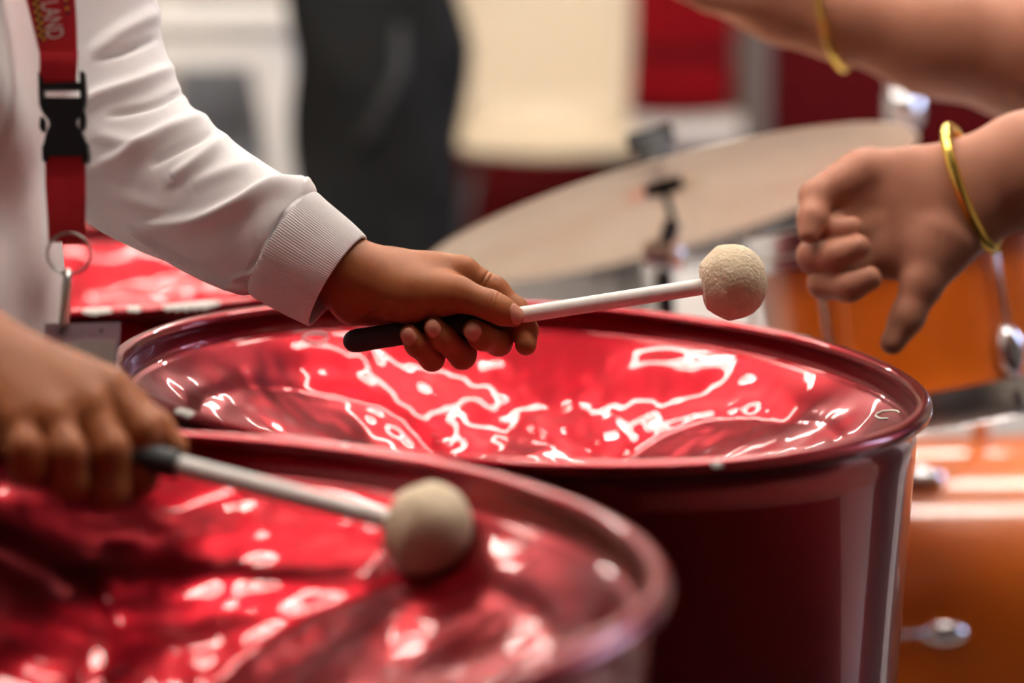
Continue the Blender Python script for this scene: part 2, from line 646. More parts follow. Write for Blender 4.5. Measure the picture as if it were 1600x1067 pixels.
def drum(centre, tilt, seed, label, length, chips, marks):
    n = Vector((math.sin(tilt[0]), math.sin(tilt[1]), 1)).normalized()
    root = empty('steel_drum', centre, label, 'steel drum', 'red steel drums around the player')
    root.rotation_euler = frame_matrix((0, 0, 0), n).to_euler()
    seg = 480
    # bowl: the playing surface, turned at the chime, hammered
    rr = np.concatenate([[0.0015], np.linspace(0.006, RIM - 0.010, 120)])
    a = np.linspace(0, 2 * math.pi, seg, endpoint=False)
    Rg = np.repeat(rr[:, None], seg, 1)
    X, Y = Rg * np.cos(a), Rg * np.sin(a)
    Zg = bowl_z(Rg, X, Y, seed)
    rim_in = [(RIM - 0.0080, -0.0165), (RIM - 0.0066, -0.0148), (RIM - 0.0056, -0.0115), (RIM - 0.0052, -0.007), (RIM - 0.0050, -0.002)]
    Rg = np.concatenate([Rg] + [np.full((1, seg), q[0]) for q in rim_in])
    Zg = np.concatenate([Zg] + [np.full((1, seg), q[1]) for q in rim_in])
    V, Fc = revolve_np(Rg, Zg, seg)
    mesh_obj('playing_bowl', V, Fc, M_RED, root, world_pts=False)
    # rolled rim
    b = np.linspace(0, 2 * math.pi, 21)
    wob = 0.0004 * np.sin(3 * a + seed) + 0.0003 * np.sin(7 * a + 2 * seed)
    V, Fc = revolve_np((RIM + BEAD * np.cos(b))[:, None] + wob[None] , (BEAD * np.sin(b))[:, None] + 0.5 * wob[None], seg)
    mesh_obj('rim', V, Fc, M_RED, root, world_pts=False)
    # skirt with two rolling hoops, slightly out of true
    zs = np.concatenate([np.linspace(-0.004, -0.03, 6), np.linspace(-0.04, -length, 70)])
    Rs = np.full(len(zs), RIM - 0.003)
    Rs -= 0.0025 * np.exp(-((zs + 0.014) / 0.006) ** 2)
    for hz in (-0.30, -0.52):
        Rs += 0.006 * np.exp(-((zs - hz) / 0.010) ** 2)
    Rw = Rs[:, None] + (0.0006 * np.sin(5 * a + seed) + 0.0004 * np.sin(9 * a + 1.3 * seed))[None] * np.clip(-zs / 0.1, 0, 1)[:, None]
    V, Fc = revolve_np(Rw, zs, seg)
    Fc = Fc[:, ::-1]
    mesh_obj('skirt', V, Fc, M_RED, root, world_pts=False)
    inv = np.array(full_matrix(root))
    for j in range(3):
        aa = 2.1 * j + 0.4
        p = inv[:3, :3] @ np.array([0.255 * math.cos(aa), 0.255 * math.sin(aa), -length]) + inv[:3, 3]
        base = .003 if centre[1] < 2.0 else .0
        MB().lathe([(0, base), (.022, base), (.024, .012), (.02, p[2] + .004), (0, p[2] + .004)], Matrix.Translation((p[0], p[1], 0)), 16).build('rubber_foot', M_RUBBER, root, smooth=True)
    # bare patches where paint has chipped off the bead
    for (az, half, b0, b1, sd) in chips:
        g = np.random.default_rng(sd)
        na, nb = 14, 7
        aa = np.linspace(-1, 1, na)
        Vc, Fq = [], []
        up_ = g.uniform(0.75, 1.1, na) * np.sqrt(np.clip(1.02 - aa ** 4, 0, 1))
        dn_ = g.uniform(0.45, 1.1, na) * np.sqrt(np.clip(1.02 - aa ** 4, 0, 1))
        mid = (b0 + b1) / 2
        for i in range(na):
            lo_, hi_ = mid - (mid - b0) * dn_[i], mid + (b1 - mid) * up_[i]
            for bb in np.linspace(lo_, hi_, nb):
                th = math.radians(az) + math.radians(half) * aa[i]
                w2 = 0.0004 * math.sin(3 * th + seed) + 0.0003 * math.sin(7 * th + 2 * seed)
                R_ = RIM + w2 + (BEAD + 0.00025) * math.cos(math.radians(bb))
                Vc.append((R_ * math.cos(th), R_ * math.sin(th), 0.5 * w2 + (BEAD + 0.00025) * math.sin(math.radians(bb))))
        for i in range(na - 1):
            for jx in range(nb - 1):
                Fq.append((i * nb + jx, (i + 1) * nb + jx, (i + 1) * nb + jx + 1, i * nb + jx + 1))
        mesh_obj('paint_chip', Vc, Fq, M_CHIP, root, world_pts=False)
    # chalk and scratch marks drawn on the bowl; strokes are polylines in photo pixels traced onto the surface
    Mi = np.linalg.inv(inv)
    for strokes, wdt, m_ in marks:
        mb = MB()
        for st in strokes:
            pts = []
            for px, py in st:
                d0 = P(px, py, 1.0) - CAM
                o_ = Mi[:3, :3] @ CAM + Mi[:3, 3]
                d_ = Mi[:3, :3] @ d0
                ts = np.linspace(1.0, 2.3, 40000)
                Q = o_ + ts[:, None] * d_
                rq = np.hypot(Q[:, 0], Q[:, 1])
                zz = bowl_z(rq, Q[:, 0], Q[:, 1], seed)
                hit = np.argmax((Q[:, 2] < zz) & (rq < RIM - 0.010))
                if hit == 0:
                    continue
                pts.append((Q[hit, 0], Q[hit, 1], zz[hit] + 0.0004))
            if len(pts) > 1:
                mb.tube(pts, wdt, 6)
        mb.build('chalk_mark', m_, root, smooth=True, world_pts=False)
    return root


def arc(cx, cy, rx, ry, a0, a1, n=14, rot=0.0):
    out = []
    for t in np.linspace(math.radians(a0), math.radians(a1), n):
        x, y = rx * math.cos(t), -ry * math.sin(t)
        out.append((cx + x * math.cos(rot) - y * math.sin(rot), cy + x * math.sin(rot) + y * math.cos(rot)))
    return out


drum((0.006, 1.688, 0.718), (0.047, -0.010), 11, 'red steel drum under the in-focus hand, marked with a chalk C', 0.645,
     [(55, 1.0, 20, 75, 1), (38.5, 1.4, 30, 100, 2), (222, 2.0, 20, 80, 3), (248, .6, 30, 80, 4), (294, .8, 10, 60, 5)],
     [([[(1405, 646), (1402, 643), (1393, 642), (1380, 643), (1370, 647), (1368, 651), (1375, 655), (1387, 655)]], 0.0008, M_CHALK),
      ([[(514, 526), (504, 523), (490, 522), (477, 525), (473, 529), (479, 534), (494, 537), (506, 535), (511, 531)]], 0.0014, M_CHALKP),
      ([[(672, 679), (690, 684)], [(680, 690), (700, 694)], [(705, 684), (700, 697)]], 0.0006, M_SCRATCH)])
drum((-0.2135, 1.126, 0.739), (0.042, 0.0245), 23, 'nearest red steel drum, cut off by the lower left of the picture', 0.665,
     [(78, 1.0, 30, 90, 6)], [])
drum((-0.4154, 2.2403, 0.716), (0.002, -0.0037), 37, 'farther red steel drum under the white sleeve, paint chipped from its rim', 0.66,
     [(262.5, 4.5, -15, 80, 7), (285, 2.4, 5, 80, 8), (291, 1.2, 20, 80, 9), (301, 5.2, 0, 85, 10), (250, 2, 0, 70, 12)], [])

# ------------------------------------------------------------------ mallets


def mallet(p_butt, p_grip_end, p_ball, ball_r, label, seed):
    """butt end -> end of black grip -> centre of the ball"""
    a, g, c = Vector(p_butt), Vector(p_grip_end), Vector(p_ball)
    d = (c - a).normalized()
    root = empty('mallet', a, label, 'mallet', 'ball-headed drum mallets')
    M = frame_matrix(a, d)
    Lg = (g - a).dot(d)
    Lb = (c - a).dot(d)
    s = ball_r / 0.0275
    prof = [(0, 0), (.0030, .0006), (.0055, .0022), (.0072, .0045), (.0080, .0072), (.0084, .0105)] + [(.0082, z) for z in np.linspace(.03, Lg - .003, 8)] + [(.0078, Lg - .0008), (.0066, Lg)]
    MB().lathe(prof, M, 32).build('grip', M_RUBBER, root, smooth=True)
    MB().lathe([(.0059, Lg - .02), (.0059, Lb - .004)], M, 32).build('shaft', M_SHAFT, root, smooth=True)
    pr = [(-.0232, .0062), (-.0236, .012), (-.0222, .0165), (-.0178, .0205), (-.0125, .0242), (-.0085, .0268), (-.006, .0274), (-.002, .0274), (.004, .0268), (.010, .0248), (.0155, .0208), (.0200, .0150), (.0228, .0085), (.0238, 0)]
    # resample smoothly and dent the wrapped ball
    pz = np.array([q[0] for q in pr]) * s + Lb
    pR = np.array([q[1] for q in pr]) * s
    t = np.linspace(0, len(pr) - 1, 60)
    zi = np.interp(t, np.arange(len(pr)), pz)
    ri = np.interp(t, np.arange(len(pr)), pR)
    seg = 72
    th = np.linspace(0, 2 * math.pi, seg, endpoint=False)
    g_ = np.random.default_rng(seed)
    dent = np.ones((60, seg))
    for j in range(10):
        w1, w2 = g_.integers(1, 7), g_.uniform(4, 14)
        dent += 0.007 * np.sin(w1 * th[None] + g_.uniform(0, 6)) * np.sin(w2 * np.linspace(0, 1, 60)[:, None] + g_.uniform(0, 6))
    V, Fc = revolve_np(ri[:, None] * dent, np.repeat(zi[:, None], seg, 1), seg)
    m4 = np.array(M)
    V = V @ m4[:3, :3].T + m4[:3, 3]
    mesh_obj('ball_head', V, Fc, M_FELT, root)
    return root


D1 = 1.705
mallet(P(536, 535.5, D1 + .004), P(806, 494.5, D1 + .002), P(1147, 440, D1 - .003), 0.0270, 'pale chamois-headed mallet in the in-focus hand, black grip and white shaft', 3)
mallet(P(-20, 650, 1.395), P(283, 726, 1.375), P(672, 829, 1.345), 0.0270, 'blurred mallet in the nearer hand, pale ball over the nearest drum', 5)

# ------------------------------------------------------------------ the child at the drums
child = empty('person', (P(-60, 300, 1.62)[0], 1.6, 0), 'child in a white long-sleeved shirt and red lanyard playing the drums with two mallets', 'person')
CS = 4.1026 * FPX / D1      # hand crop units per metre


def HC(cx, cy, dz=0.0):
    return P(480 + cx / 4.1026, 340 + cy / 4.1026, D1 + dz / 1000.0)


def HR(*r):
    return [q / CS for q in r]


hand_L = [
    Chain([HC(-420, 60, 22), HC(-60, 215, 10), HC(250, 345, 4)], HR(235, 228, 212), k=.01),
    Chain([HC(250, 345, 6), HC(560, 395, 14), HC(800, 385, 14)], HR(205, 182, 150), k=.012, root_k=.012, root_r=.06, far_k=.01),
    Chain([HC(800, 385, 14), HC(985, 352, 12)], HR(140, 108), root_k=.014, root_r=.05, far_k=.008),           # index metacarpal
    Chain([HC(420, 430, 2), HC(650, 490, -2), HC(860, 490, -6)], HR(190, 168, 138), k=.012, root_k=.012, root_r=.06, far_k=.008),   # thenar
    Chain([HC(300, 545, 12), HC(520, 560, 20), HC(760, 560, 28)], HR(150, 130, 105), k=.01, root_k=.012, root_r=.05, far_k=.008),   # hypothenar
    Chain([HC(700, 470, 26), HC(960, 470, 26)], HR(150, 110), root_k=.012, root_r=.05, far_k=.008),
    # thumb
    Chain([HC(860, 490, -7), HC(960, 490, -11), HC(1175, 562, -15), HC(1250, 600, -15), HC(1325, 632, -14)], HR(132, 112, 91, 84, 68), k=.005, root_k=.010, root_r=.022, far_k=.0008),
    # index
    Chain([HC(985, 355, 12), HC(1195, 470, 14), HC(1335, 600, 12), HC(1395, 720, 8), HC(1402, 815, 2)], HR(106, 92, 84, 80, 70), k=.005, root_k=.009, root_r=.016, far_k=.0008),
    # middle
    Chain([HC(1000, 470, 28), HC(1210, 640, 22), HC(1228, 800, 8), HC(1120, 765, -9), HC(1070, 722, -13)], HR(95, 88, 84, 82, 72), k=.004, root_k=.007, root_r=.014, far_k=.0008),
    # ring
    Chain([HC(900, 560, 30), HC(1030, 740, 22), HC(995, 885, 6), HC(875, 775, -9), HC(815, 705, -13)], HR(92, 86, 84, 80, 70), k=.004, root_k=.007, root_r=.014, far_k=.0008),
    # little
    Chain([HC(780, 620, 28), HC(850, 780, 22), HC(800, 905, 6), HC(705, 815, -9), HC(658, 748, -13)], HR(84, 78, 76, 74, 64), k=.004, root_k=.007, root_r=.014, far_k=.0008),
]
V, Fc = polygonise(hand_L, 0.0009, smooth=3)
nc = -FW
nailsL = [
    (HC(646, 752, -20), -FW + .5 * UPV - .25 * RT, HC(600, 690) - HC(680, 790), .0053, .0047),
    (HC(802, 700, -20), -FW + .5 * UPV - .2 * RT, HC(750, 640) - HC(830, 740), .0056, .0050),
    (HC(1062, 722, -20), -FW + .5 * UPV - .1 * RT, HC(1010, 680) - HC(1090, 745), .0058, .0052),
    (HC(1345, 612, -20), -FW + .7 * UPV + .65 * RT, HC(1390, 655) - HC(1290, 600), .0060, .0058),
]
wL = apply_nails(V, Fc, nailsL)
apply_creases(V, Fc, [
    (HC(1180, 545, -22), HC(1300, 600) - HC(1100, 530), .0005, .0006, .011),
    (HC(1160, 540, -22), HC(1300, 600) - HC(1100, 530), .0004, .0005, .010),
    (HC(1205, 555, -22), HC(1300, 600) - HC(1100, 530), .0004, .0005, .010),
    (HC(1140, 380, 4), HC(1300, 520) - HC(1000, 330), .0007, .0008, .009),
    (HC(1165, 400, 4), HC(1300, 520) - HC(1000, 330), .0004, .0006, .009),
    (HC(870, 560, -12), HC(960, 640) - HC(860, 520), .0006, .0009, .012),
    (HC(740, 845, -18), HC(640, 740) - HC(760, 870), .0004, .0006, .007),
    (HC(915, 820, -18), HC(800, 700) - HC(930, 840), .0004, .0006, .007),
    (HC(1170, 790, -16), HC(1060, 710) - HC(1190, 810), .0004, .0006, .007),
    (HC(400, 620, -4), HC(480, 700) - HC(380, 520), .0006, .0012, .012),
])
parts = [(V, Fc, wL)]

NS = FPX / 1.385


def HN(px, py, dz=0.0):
    return P(px, py, 1.385 + dz / 1000.0)


def NR(*r):
    return [q / NS for q in r]


hand_R = [
    Chain([HN(-420, 400, 30), HN(-200, 490, 10), HN(-55, 552, 0)], NR(98, 86, 78), k=.01),
    Chain([HN(-55, 555, 0), HN(160, 612, 6)], NR(76, 44), root_k=.012, root_r=.05, far_k=.010),
    Chain([HN(-55, 560, -6), HN(130, 640, -10)], NR(76, 46), root_k=.012, root_r=.05, far_k=.010),
    Chain([HN(-60, 575, -14), HN(70, 655, -28)], NR(72, 44), root_k=.012, root_r=.05, far_k=.010),
    Chain([HN(-60, 590, -20), HN(10, 660, -38)], NR(68, 42), root_k=.012, root_r=.05, far_k=.010),
    Chain([HN(0, 570, 14), HN(110, 590, 22), HN(190, 622, 24), HN(245, 668, 18), HN(276, 700, 14)], NR(52, 40, 30, 25, 20), k=.006, root_k=.010, root_r=.03),
    Chain([HN(165, 616, 4), HN(222, 675, -4), HN(218, 745, -4), HN(196, 762, 12), HN(170, 735, 18)], NR(40, 31, 28, 25, 21), k=.004, root_k=.008, root_r=.018),
    Chain([HN(130, 640, -10), HN(172, 705, -22), HN(172, 765, -20), HN(168, 770, 0), HN(150, 735, 10)], NR(40, 31, 28, 25, 21), k=.004, root_k=.008, root_r=.018),
    Chain([HN(72, 655, -26), HN(105, 708, -40), HN(108, 752, -34), HN(118, 755, -14), HN(110, 720, -4)], NR(38, 30, 27, 25, 21), k=.004, root_k=.008, root_r=.018),
    Chain([HN(12, 660, -36), HN(38, 702, -50), HN(44, 732, -44), HN(60, 735, -26), HN(60, 705, -16)], NR(36, 28, 26, 24, 20), k=.004, root_k=.008, root_r=.018),
]
V, Fc = polygonise(hand_R, 0.0014, smooth=3)
parts.append((V, Fc, None))

SH_L, EL_L = P(90, -300, 1.80), P(150, 190, 1.775)
SH_R, EL_R = P(-210, -330, 1.48), P(-430, 395, 1.42)
TC = np.array([-0.417, 1.60, 0.0])     # axis of the trunk


def at(dx, dy, z):
    return np.array([TC[0] + dx, TC[1] + dy, z])


HEADC = at(0.05, 0.0, 1.36)
body = [
    Chain([at(0, 0, .70), at(0, 0, .95), at(-.01, 0, 1.06)], [.085, .085, .08], k=.05),
    Chain([at(-.01, 0, 1.09), at(.02, 0, 1.22)], [.045, .042], root_k=.04, root_r=.08, far_k=.03),
    Chain([at(.03, 0, 1.33), at(.02, 0, 1.38)], [.078, .082], root_k=.03, root_r=.1, far_k=.02),
    Chain([at(.075, 0, 1.275)], [.045], root_k=.03, root_r=.1, far_k=.02),
    Chain([at(.118, 0, 1.325), at(.098, 0, 1.36)], [.012, .009], root_k=.01, root_r=.05, far_k=.008),
    Chain([at(.105, -.018, 1.292), at(.105, .018, 1.292)], [.009, .009], root_k=.004, root_r=.05, far_k=.004),
    Chain([at(.02, -.088, 1.33), at(.015, -.09, 1.355)], [.012, .014], root_k=.006, root_r=.05, far_k=.005),
    Chain([at(.02, .088, 1.33), at(.015, .09, 1.355)], [.012, .014], root_k=.006, root_r=.05, far_k=.005),
    Chain([at(-.01, .10, 1.06), SH_L, EL_L, HC(-300, 110, 20)], [.04, .042, .036, .026], k=.02, root_k=.03, root_r=.08, far_k=.02),
    Chain([at(-.01, -.10, 1.06), SH_R, EL_R, HN(-330, 435, 22)], [.04, .042, .036, .034], k=.02, root_k=.03, root_r=.08, far_k=.02),
    Chain([at(-.01, -.06, .68), at(.0, -.065, .38), at(-.02, -.065, .07), at(.07, -.07, .035)], [.07, .05, .034, .028], k=.02, root_k=.03, root_r=.1, far_k=.01),
    Chain([at(-.01, .06, .68), at(.0, .065, .38), at(-.02, .065, .07), at(.07, .07, .035)], [.07, .05, .034, .028], k=.02, root_k=.03, root_r=.1, far_k=.01),
]
V, Fc = polygonise(body, 0.007, smooth=3)
parts.append((V, Fc, None))
body_obj('body', parts, M_SKIN, child)

hair = [Chain([at(.0, 0, 1.385), at(-.005, 0, 1.37)], [.094, .092]), Chain([at(-.03, 0, 1.32)], [.075], root_k=.02, root_r=.1, far_k=.02)]
V, Fc = polygonise(hair, .006)
mesh_obj('hair', V, Fc, M_HAIR, child)

# trousers and shoes (below the drum rims)
trs = [
    Chain([at(-.005, -.05, .72), at(0, -.068, .40), at(-.02, -.068, .10)], [.095, .068, .055], k=.02),
    Chain([at(-.005, .05, .72), at(0, .068, .40), at(-.02, .068, .10)], [.095, .068, .055], k=.02, root_k=.05, root_r=.15, far_k=.004),
]
V, Fc = polygonise(trs, .008)
mesh_obj('trousers', V, Fc, M_TROUSER, child)
for s in (-1, 1):
    V, Fc = polygonise([Chain([at(-.05, s * .067, .041), at(.03, s * .069, .039), at(.10, s * .07, .035)], [.036, .036, .030], k=.01)], .006)
    mesh_obj('shoe', V, Fc, M_PLASTIC, child)


# ---- shirt: trunk and right sleeve from a distance field, left sleeve as a folded tube
def shirt_warp(X):
    a = np.sin(X[:, 2] * 62 + 7 * np.sin(X[:, 1] * 17) + X[:, 0] * 25) * .0022
    b = np.sin(X[:, 2] * 27 + X[:, 1] * 44 + 2 * np.sin(X[:, 0] * 40)) * .0030
    return (a + b).astype(np.float32)


shirt_field = [
    Chain([at(-.036, -.045, .67), at(-.036, -.045, .95), at(-.035, -.05, 1.06)], [.108, .104, .088], k=.05),
    Chain([at(.002, .045, .67), at(.002, .045, .95), at(-.01, .05, 1.06)], [.108, .104, .088], root_k=.06, root_r=.6, far_k=.05, k=.05),
    Chain([at(-.01, -.08, 1.07), SH_R + np.array([0, 0, .005]), EL_R, HN(-290, 455, 18)], [.055, .060, .052, .048], k=.03, root_k=.05, root_r=.1, far_k=.02),
    Chain([at(-.01, .08, 1.07), SH_L + np.array([0, 0, .005]), P(122, -160, 1.79)], [.055, .060, .050], k=.03, root_k=.05, root_r=.1, far_k=.02),
]
V, Fc = polygonise(shirt_field, .0055, warp=shirt_warp, smooth=2)
shirtV, shirtF = V, Fc


def catmull(pts, n):
    pts = np.asarray(pts, float)
    m = len(pts)
    out = []
    for t in np.linspace(0, m - 1, n):
        i = min(int(t), m - 2)
        f = t - i
        p0, p1, p2, p3 = pts[max(i - 1, 0)], pts[i], pts[i + 1], pts[min(i + 2, m - 1)]
        out.append(0.5 * ((2 * p1) + (-p0 + p2) * f + (2 * p0 - 5 * p1 + 4 * p2 - p3) * f * f + (-p0 + 3 * p1 - 3 * p2 + p3) * f ** 3))
    return np.array(out)


def proj(V):
    D = V - CAM
    z = D @ FW
    return np.stack([800 + FPX * (D @ RT) / z, 533.5 - FPX * (D @ UPV) / z], -1)


def sleeve_tube(path, n, seg, depth_scale, fixed=None):
    """path rows: px, py, depth, half-width in pixels -> rings of points"""
    C = catmull(path, n)
    ctr = np.array([P(c[0], c[1], c[2]) for c in C])
    rad = C[:, 3] * C[:, 2] / FPX
    Tn = np.gradient(ctr, axis=0)
    Tn /= np.linalg.norm(Tn, axis=1)[:, None]
    if fixed is not None:
        Tn[:] = unit(fixed)
    th = np.linspace(0, 2 * math.pi, seg, endpoint=False)
    V = np.zeros((n, seg, 3))
    for i in range(n):
        view = -(ctr[i] - CAM)
        view /= np.linalg.norm(view)
        v = view - Tn[i] * (view @ Tn[i])
        v /= np.linalg.norm(v)
        u = np.cross(v, Tn[i])        # in the picture plane, across the sleeve
        u /= np.linalg.norm(u)
        V[i] = ctr[i] + rad[i] * (np.cos(th)[:, None] * v * depth_scale + np.sin(th)[:, None] * u)
    return V, th


def grid_faces(n, seg):
    i, k_ = np.meshgrid(np.arange(n - 1), np.arange(seg), indexing='ij')
    k2 = (k_ + 1) % seg
    return np.stack([i * seg + k_, i * seg + k2, (i + 1) * seg + k2, (i + 1) * seg + k_], -1).reshape(-1, 4)


def poly_dist(Q, line):
    """distance of points Q to a polyline, signed side, and position along it 0..1"""
    line = catmull(line, 40)
    best = np.full(len(Q), 1e9)
    side = np.zeros(len(Q))
    tt = np.zeros(len(Q))
    for i in range(len(line) - 1):
        a, b = line[i], line[i + 1]
        ab = b - a
        t = np.clip(((Q - a) @ ab) / (ab @ ab + 1e-9), 0, 1)
        D = Q - a - t[:, None] * ab
        d = np.hypot(D[:, 0], D[:, 1])
        m = d < best
        best[m] = d[m]
        side[m] = np.sign(ab[0] * D[m, 1] - ab[1] * D[m, 0])
        tt[m] = (i + t[m]) / (len(line) - 1)
    return best, side, tt


SL = [(112, -260, 1.797, 104), (125, -60, 1.786, 112), (140, 95, 1.778, 116), (190, 222, 1.765, 124), (262, 285, 1.748, 116), (335, 328, 1.732, 103), (395, 356, 1.720, 97), (426, 371, 1.715, 95), (440, 379, 1.713, 90), (450, 385, 1.712, 72)]
nS, sS = 240, 200
VS, th = sleeve_tube(SL, nS, sS, 0.80)
FS = grid_faces(nS, sS)
VF = VS.reshape(-1, 3).copy()
FOLDS = [  # polyline in the picture, width px, height mm, asymmetry
    ([(243, 20), (190, 50), (140, 90)], 15, 4.0, .3),
    ([(240, 62), (200, 78), (150, 92)], 6, -3.5, 0),
    ([(262, 108), (215, 130), (150, 150), (130, 165)], 13, 5.0, .4),
    ([(284, 146), (230, 168), (170, 180)], 6, -3.5, 0),
    ([(318, 182), (262, 205), (200, 240), (150, 262)], 14, 5.5, .4),
    ([(334, 206), (290, 226), (240, 258)], 6, -3.5, 0),
    ([(345, 218), (310, 250), (268, 280)], 12, 4.5, .3),
    ([(395, 258), (350, 268), (300, 290)], 12, 2.2, .2),
    ([(482, 285), (425, 290), (370, 318), (300, 345), (205, 352)], 17, 6.0, .85),
    ([(205, 356), (262, 392), (330, 425), (392, 452)], 9, 5.5, -1.3),
    ([(160, 296), (210, 318), (260, 330)], 15, 2.0, .2),
    ([(478, 312), (455, 328), (438, 352)], 5, 2.5, .3),
    ([(462, 326), (440, 345), (420, 380)], 5, -2.0, 0),
    ([(452, 345), (430, 372), (405, 405)], 5, 2.0, .2),
    ([(430, 380), (405, 405), (385, 425)], 4, -1.8, 0),
    ([(415, 402), (395, 424), (360, 436)], 5, 1.8, 0),
    ([(150, 210), (190, 222), (230, 224)], 12, 2.4, .3),
    ([(470, 288), (488, 292), (496, 304)], 9, 3.5, 0),
]
Nn = normals(VF, FS)
if ((VF - np.repeat(VS.mean(1), sS, 0)) * Nn).sum(1).mean() < 0:
    FS = FS[:, ::-1]
    Nn = -Nn
facing = ((np.cos(np.tile(th, nS)) + 0.45) / 0.5).clip(0, 1)
Q = proj(VF)
disp = np.zeros(len(VF))
for line, wd, hgt, asym in FOLDS:
    d, sd, t = poly_dist(Q, line)
    w = np.where(sd > 0, wd * (1 - .55 * max(asym, 0)), wd * (1 + .55 * min(asym, 0)))
    disp += 1.5 * hgt / 1000 * np.exp(-(d / w) ** 2) * (np.sin(np.clip(t, .02, .98) * math.pi) ** .4) * facing
s_par = np.repeat(np.linspace(0, 1, nS), sS)
tht = np.tile(th, nS)
disp += .0010 * np.sin(tht * 3 + s_par * 17)
gather = np.exp(-((s_par - .955) / .035) ** 2)
disp += gather * (.0011 * np.sin(tht * 23 + 3 * np.sin(tht * 4)) + .0007 * np.sin(tht * 37 + 1.0))
VF = VF + Nn * disp[:, None]
VV, FF, _ = join_parts([(shirtV, shirtF, None), (VF, FS, None)])
shirt = mesh_obj('shirt', VV, FF, M_SHIRT, child)
shirt['label'] = 'white cotton shirt with long sleeves'

# ribbed cuff, open and loose under the wrist
CF = [(440, 379, 1.713, 91), (444, 381, 1.712, 95), (462, 393, 1.710, 92), (500, 417, 1.707, 86), (524, 432, 1.705, 80), (529, 435, 1.705, 77), (526, 433, 1.705, 74), (505, 420, 1.706, 78)]
nC, sC = 48, 1120
VC, thc = sleeve_tube(CF, nC, sC, 0.79, P(529, 437, 1.705) - P(440, 379, 1.713))
ctr = VC.mean(1, keepdims=True)
rib = 1 + 0.0065 * np.cos(140 * thc)[None, :, None]
VC = ctr + (VC - ctr) * rib
und = np.exp(-(((thc - math.radians(270)) / .55) ** 2))[None, :, None]
low = np.clip((np.linspace(0, 1, nC) - .15) / .5, 0, 1)[:, None, None]
VC = VC + und * low * np.array(UPV)[None, None] * -0.004 + und * low * RT[None, None] * -.002
FC = grid_faces(nC, sC)
cuffV = VC.reshape(-1, 3)
if ((cuffV[:sC * 20] - np.repeat(ctr[:20, 0], sC, 0)) * normals(cuffV, FC)[:sC * 20]).sum(1).mean() < 0:
    FC = FC[:, ::-1]
cuff = mesh_obj('cuff', cuffV, FC, M_SHIRT, shirt)
cuff['label'] = 'ribbed white cuff'

# ------------------------------------------------------------------ lanyard
LD = 1.545
lan = empty('lanyard', P(100, 250, LD), 'red lanyard with a black buckle, key ring and pass hanging on the white shirt', 'lanyard')


def ribbon(rows, thick=.0012):
    """rows: (left px, left py, right px, right py, depth) -> solid flat strap"""
    rows = catmull(rows, 40)
    v, f = [], []
    for a, b, c, d, z in rows:
        for q in ((a, b, z - thick / 2), (c, d, z - thick / 2), (c, d, z + thick / 2), (a, b, z + thick / 2)):
            v.append(P(*q))
    n = len(rows)
    for i in range(n - 1):
        for k_ in range(4):
            f.append((i * 4 + k_, i * 4 + (k_ + 1) % 4, i * 4 + 4 + (k_ + 1) % 4, i * 4 + 4 + k_))
    f.append((0, 3, 2, 1))
    f.append(tuple(4 * (n - 1) + k_ for k_ in range(4)))
    return MB().add(v, [q[::-1] for q in f])


ribbon([(-60, -330, 0, -345, 1.56), (-10, -180, 62, -190, 1.52), (22, -60, 103, -66, LD - .002), (41, 0, 117, -4, LD - .003), (62, 84, 121, 84, LD - .003)]).build('strap', M_STRAP, lan, auto=40)
ribbon([(62, 80, 122, 80, LD - .005), (62, 100, 121, 100, LD - .006), (62, 126, 120, 126, LD - .004), (63, 130, 120, 130, LD - .001)], .0022).build('loop_fold', M_STRAP, lan, auto=40)
ribbon([(70, 240, 133, 240, LD - .003), (71, 290, 134, 290, LD - .004), (74, 340, 134, 341, LD - .003), (76, 378, 134, 380, LD)], .0016).build('webbing', M_STRAP, lan, auto=40)


def plate(polys, z0, z1, name, m, parent, bevel=.0006):
    bm = bmesh.new()
    for poly in polys:
        vs0 = [bm.verts.new(P(x, y, z0)) for x, y in poly]
        f = bm.faces.new(vs0)
        r_ = bmesh.ops.extrude_face_region(bm, geom=[f])
        for e in r_['geom']:
            if isinstance(e, bmesh.types.BMVert):
                e.co = e.co + Vector(FW * (z1 - z0))
    bmesh.ops.recalc_face_normals(bm, faces=bm.faces)
    if bevel:
        ed = [e for e in bm.edges if e.calc_face_angle(0) > .6]
        bmesh.ops.bevel(bm, geom=ed, offset=bevel, segments=2, affect='EDGES')
    v = [x.co.copy() for x in bm.verts]
    bm.verts.index_update()
    f = [[x.index for x in q.verts] for q in bm.faces]
    bm.free()
    return MB().add(v, f).build(name, m, parent, auto=50)


# side-release buckle: an open frame for the strap, a waisted centre, two latch arms
buckle = plate([[(59, 112), (67, 112), (68, 156), (60, 154)], [(124, 110), (131, 112), (134, 156), (125, 156)], [(60, 130), (132, 128), (132, 140), (61, 141)], [(60, 152), (134, 152), (133, 164), (129, 176), (118, 186), (118, 194), (127, 206), (134, 224), (136, 240), (66, 243), (67, 228), (72, 206), (77, 196), (76, 188), (66, 176), (61, 164)]],
               LD - .006, LD + .003, 'buckle', M_PLASTIC, lan)
plate([[(63, 180), (70, 186), (71, 200), (66, 208), (61, 198)]], LD - .004, LD + .002, 'latch_arm', M_PLASTIC, buckle)
plate([[(131, 172), (134, 186), (133, 200), (127, 206), (123, 196), (124, 184)]], LD - .004, LD + .002, 'latch_arm', M_PLASTIC, buckle)
plate([[(65, 226), (74, 226), (74, 254), (66, 252)], [(128, 224), (136, 222), (139, 248), (134, 256), (129, 254)], [(66, 238), (136, 236), (136, 243), (67, 245)]], LD - .007, LD + .003, 'buckle_tail', M_PLASTIC, buckle)
ring_c = P(108, 397, LD)
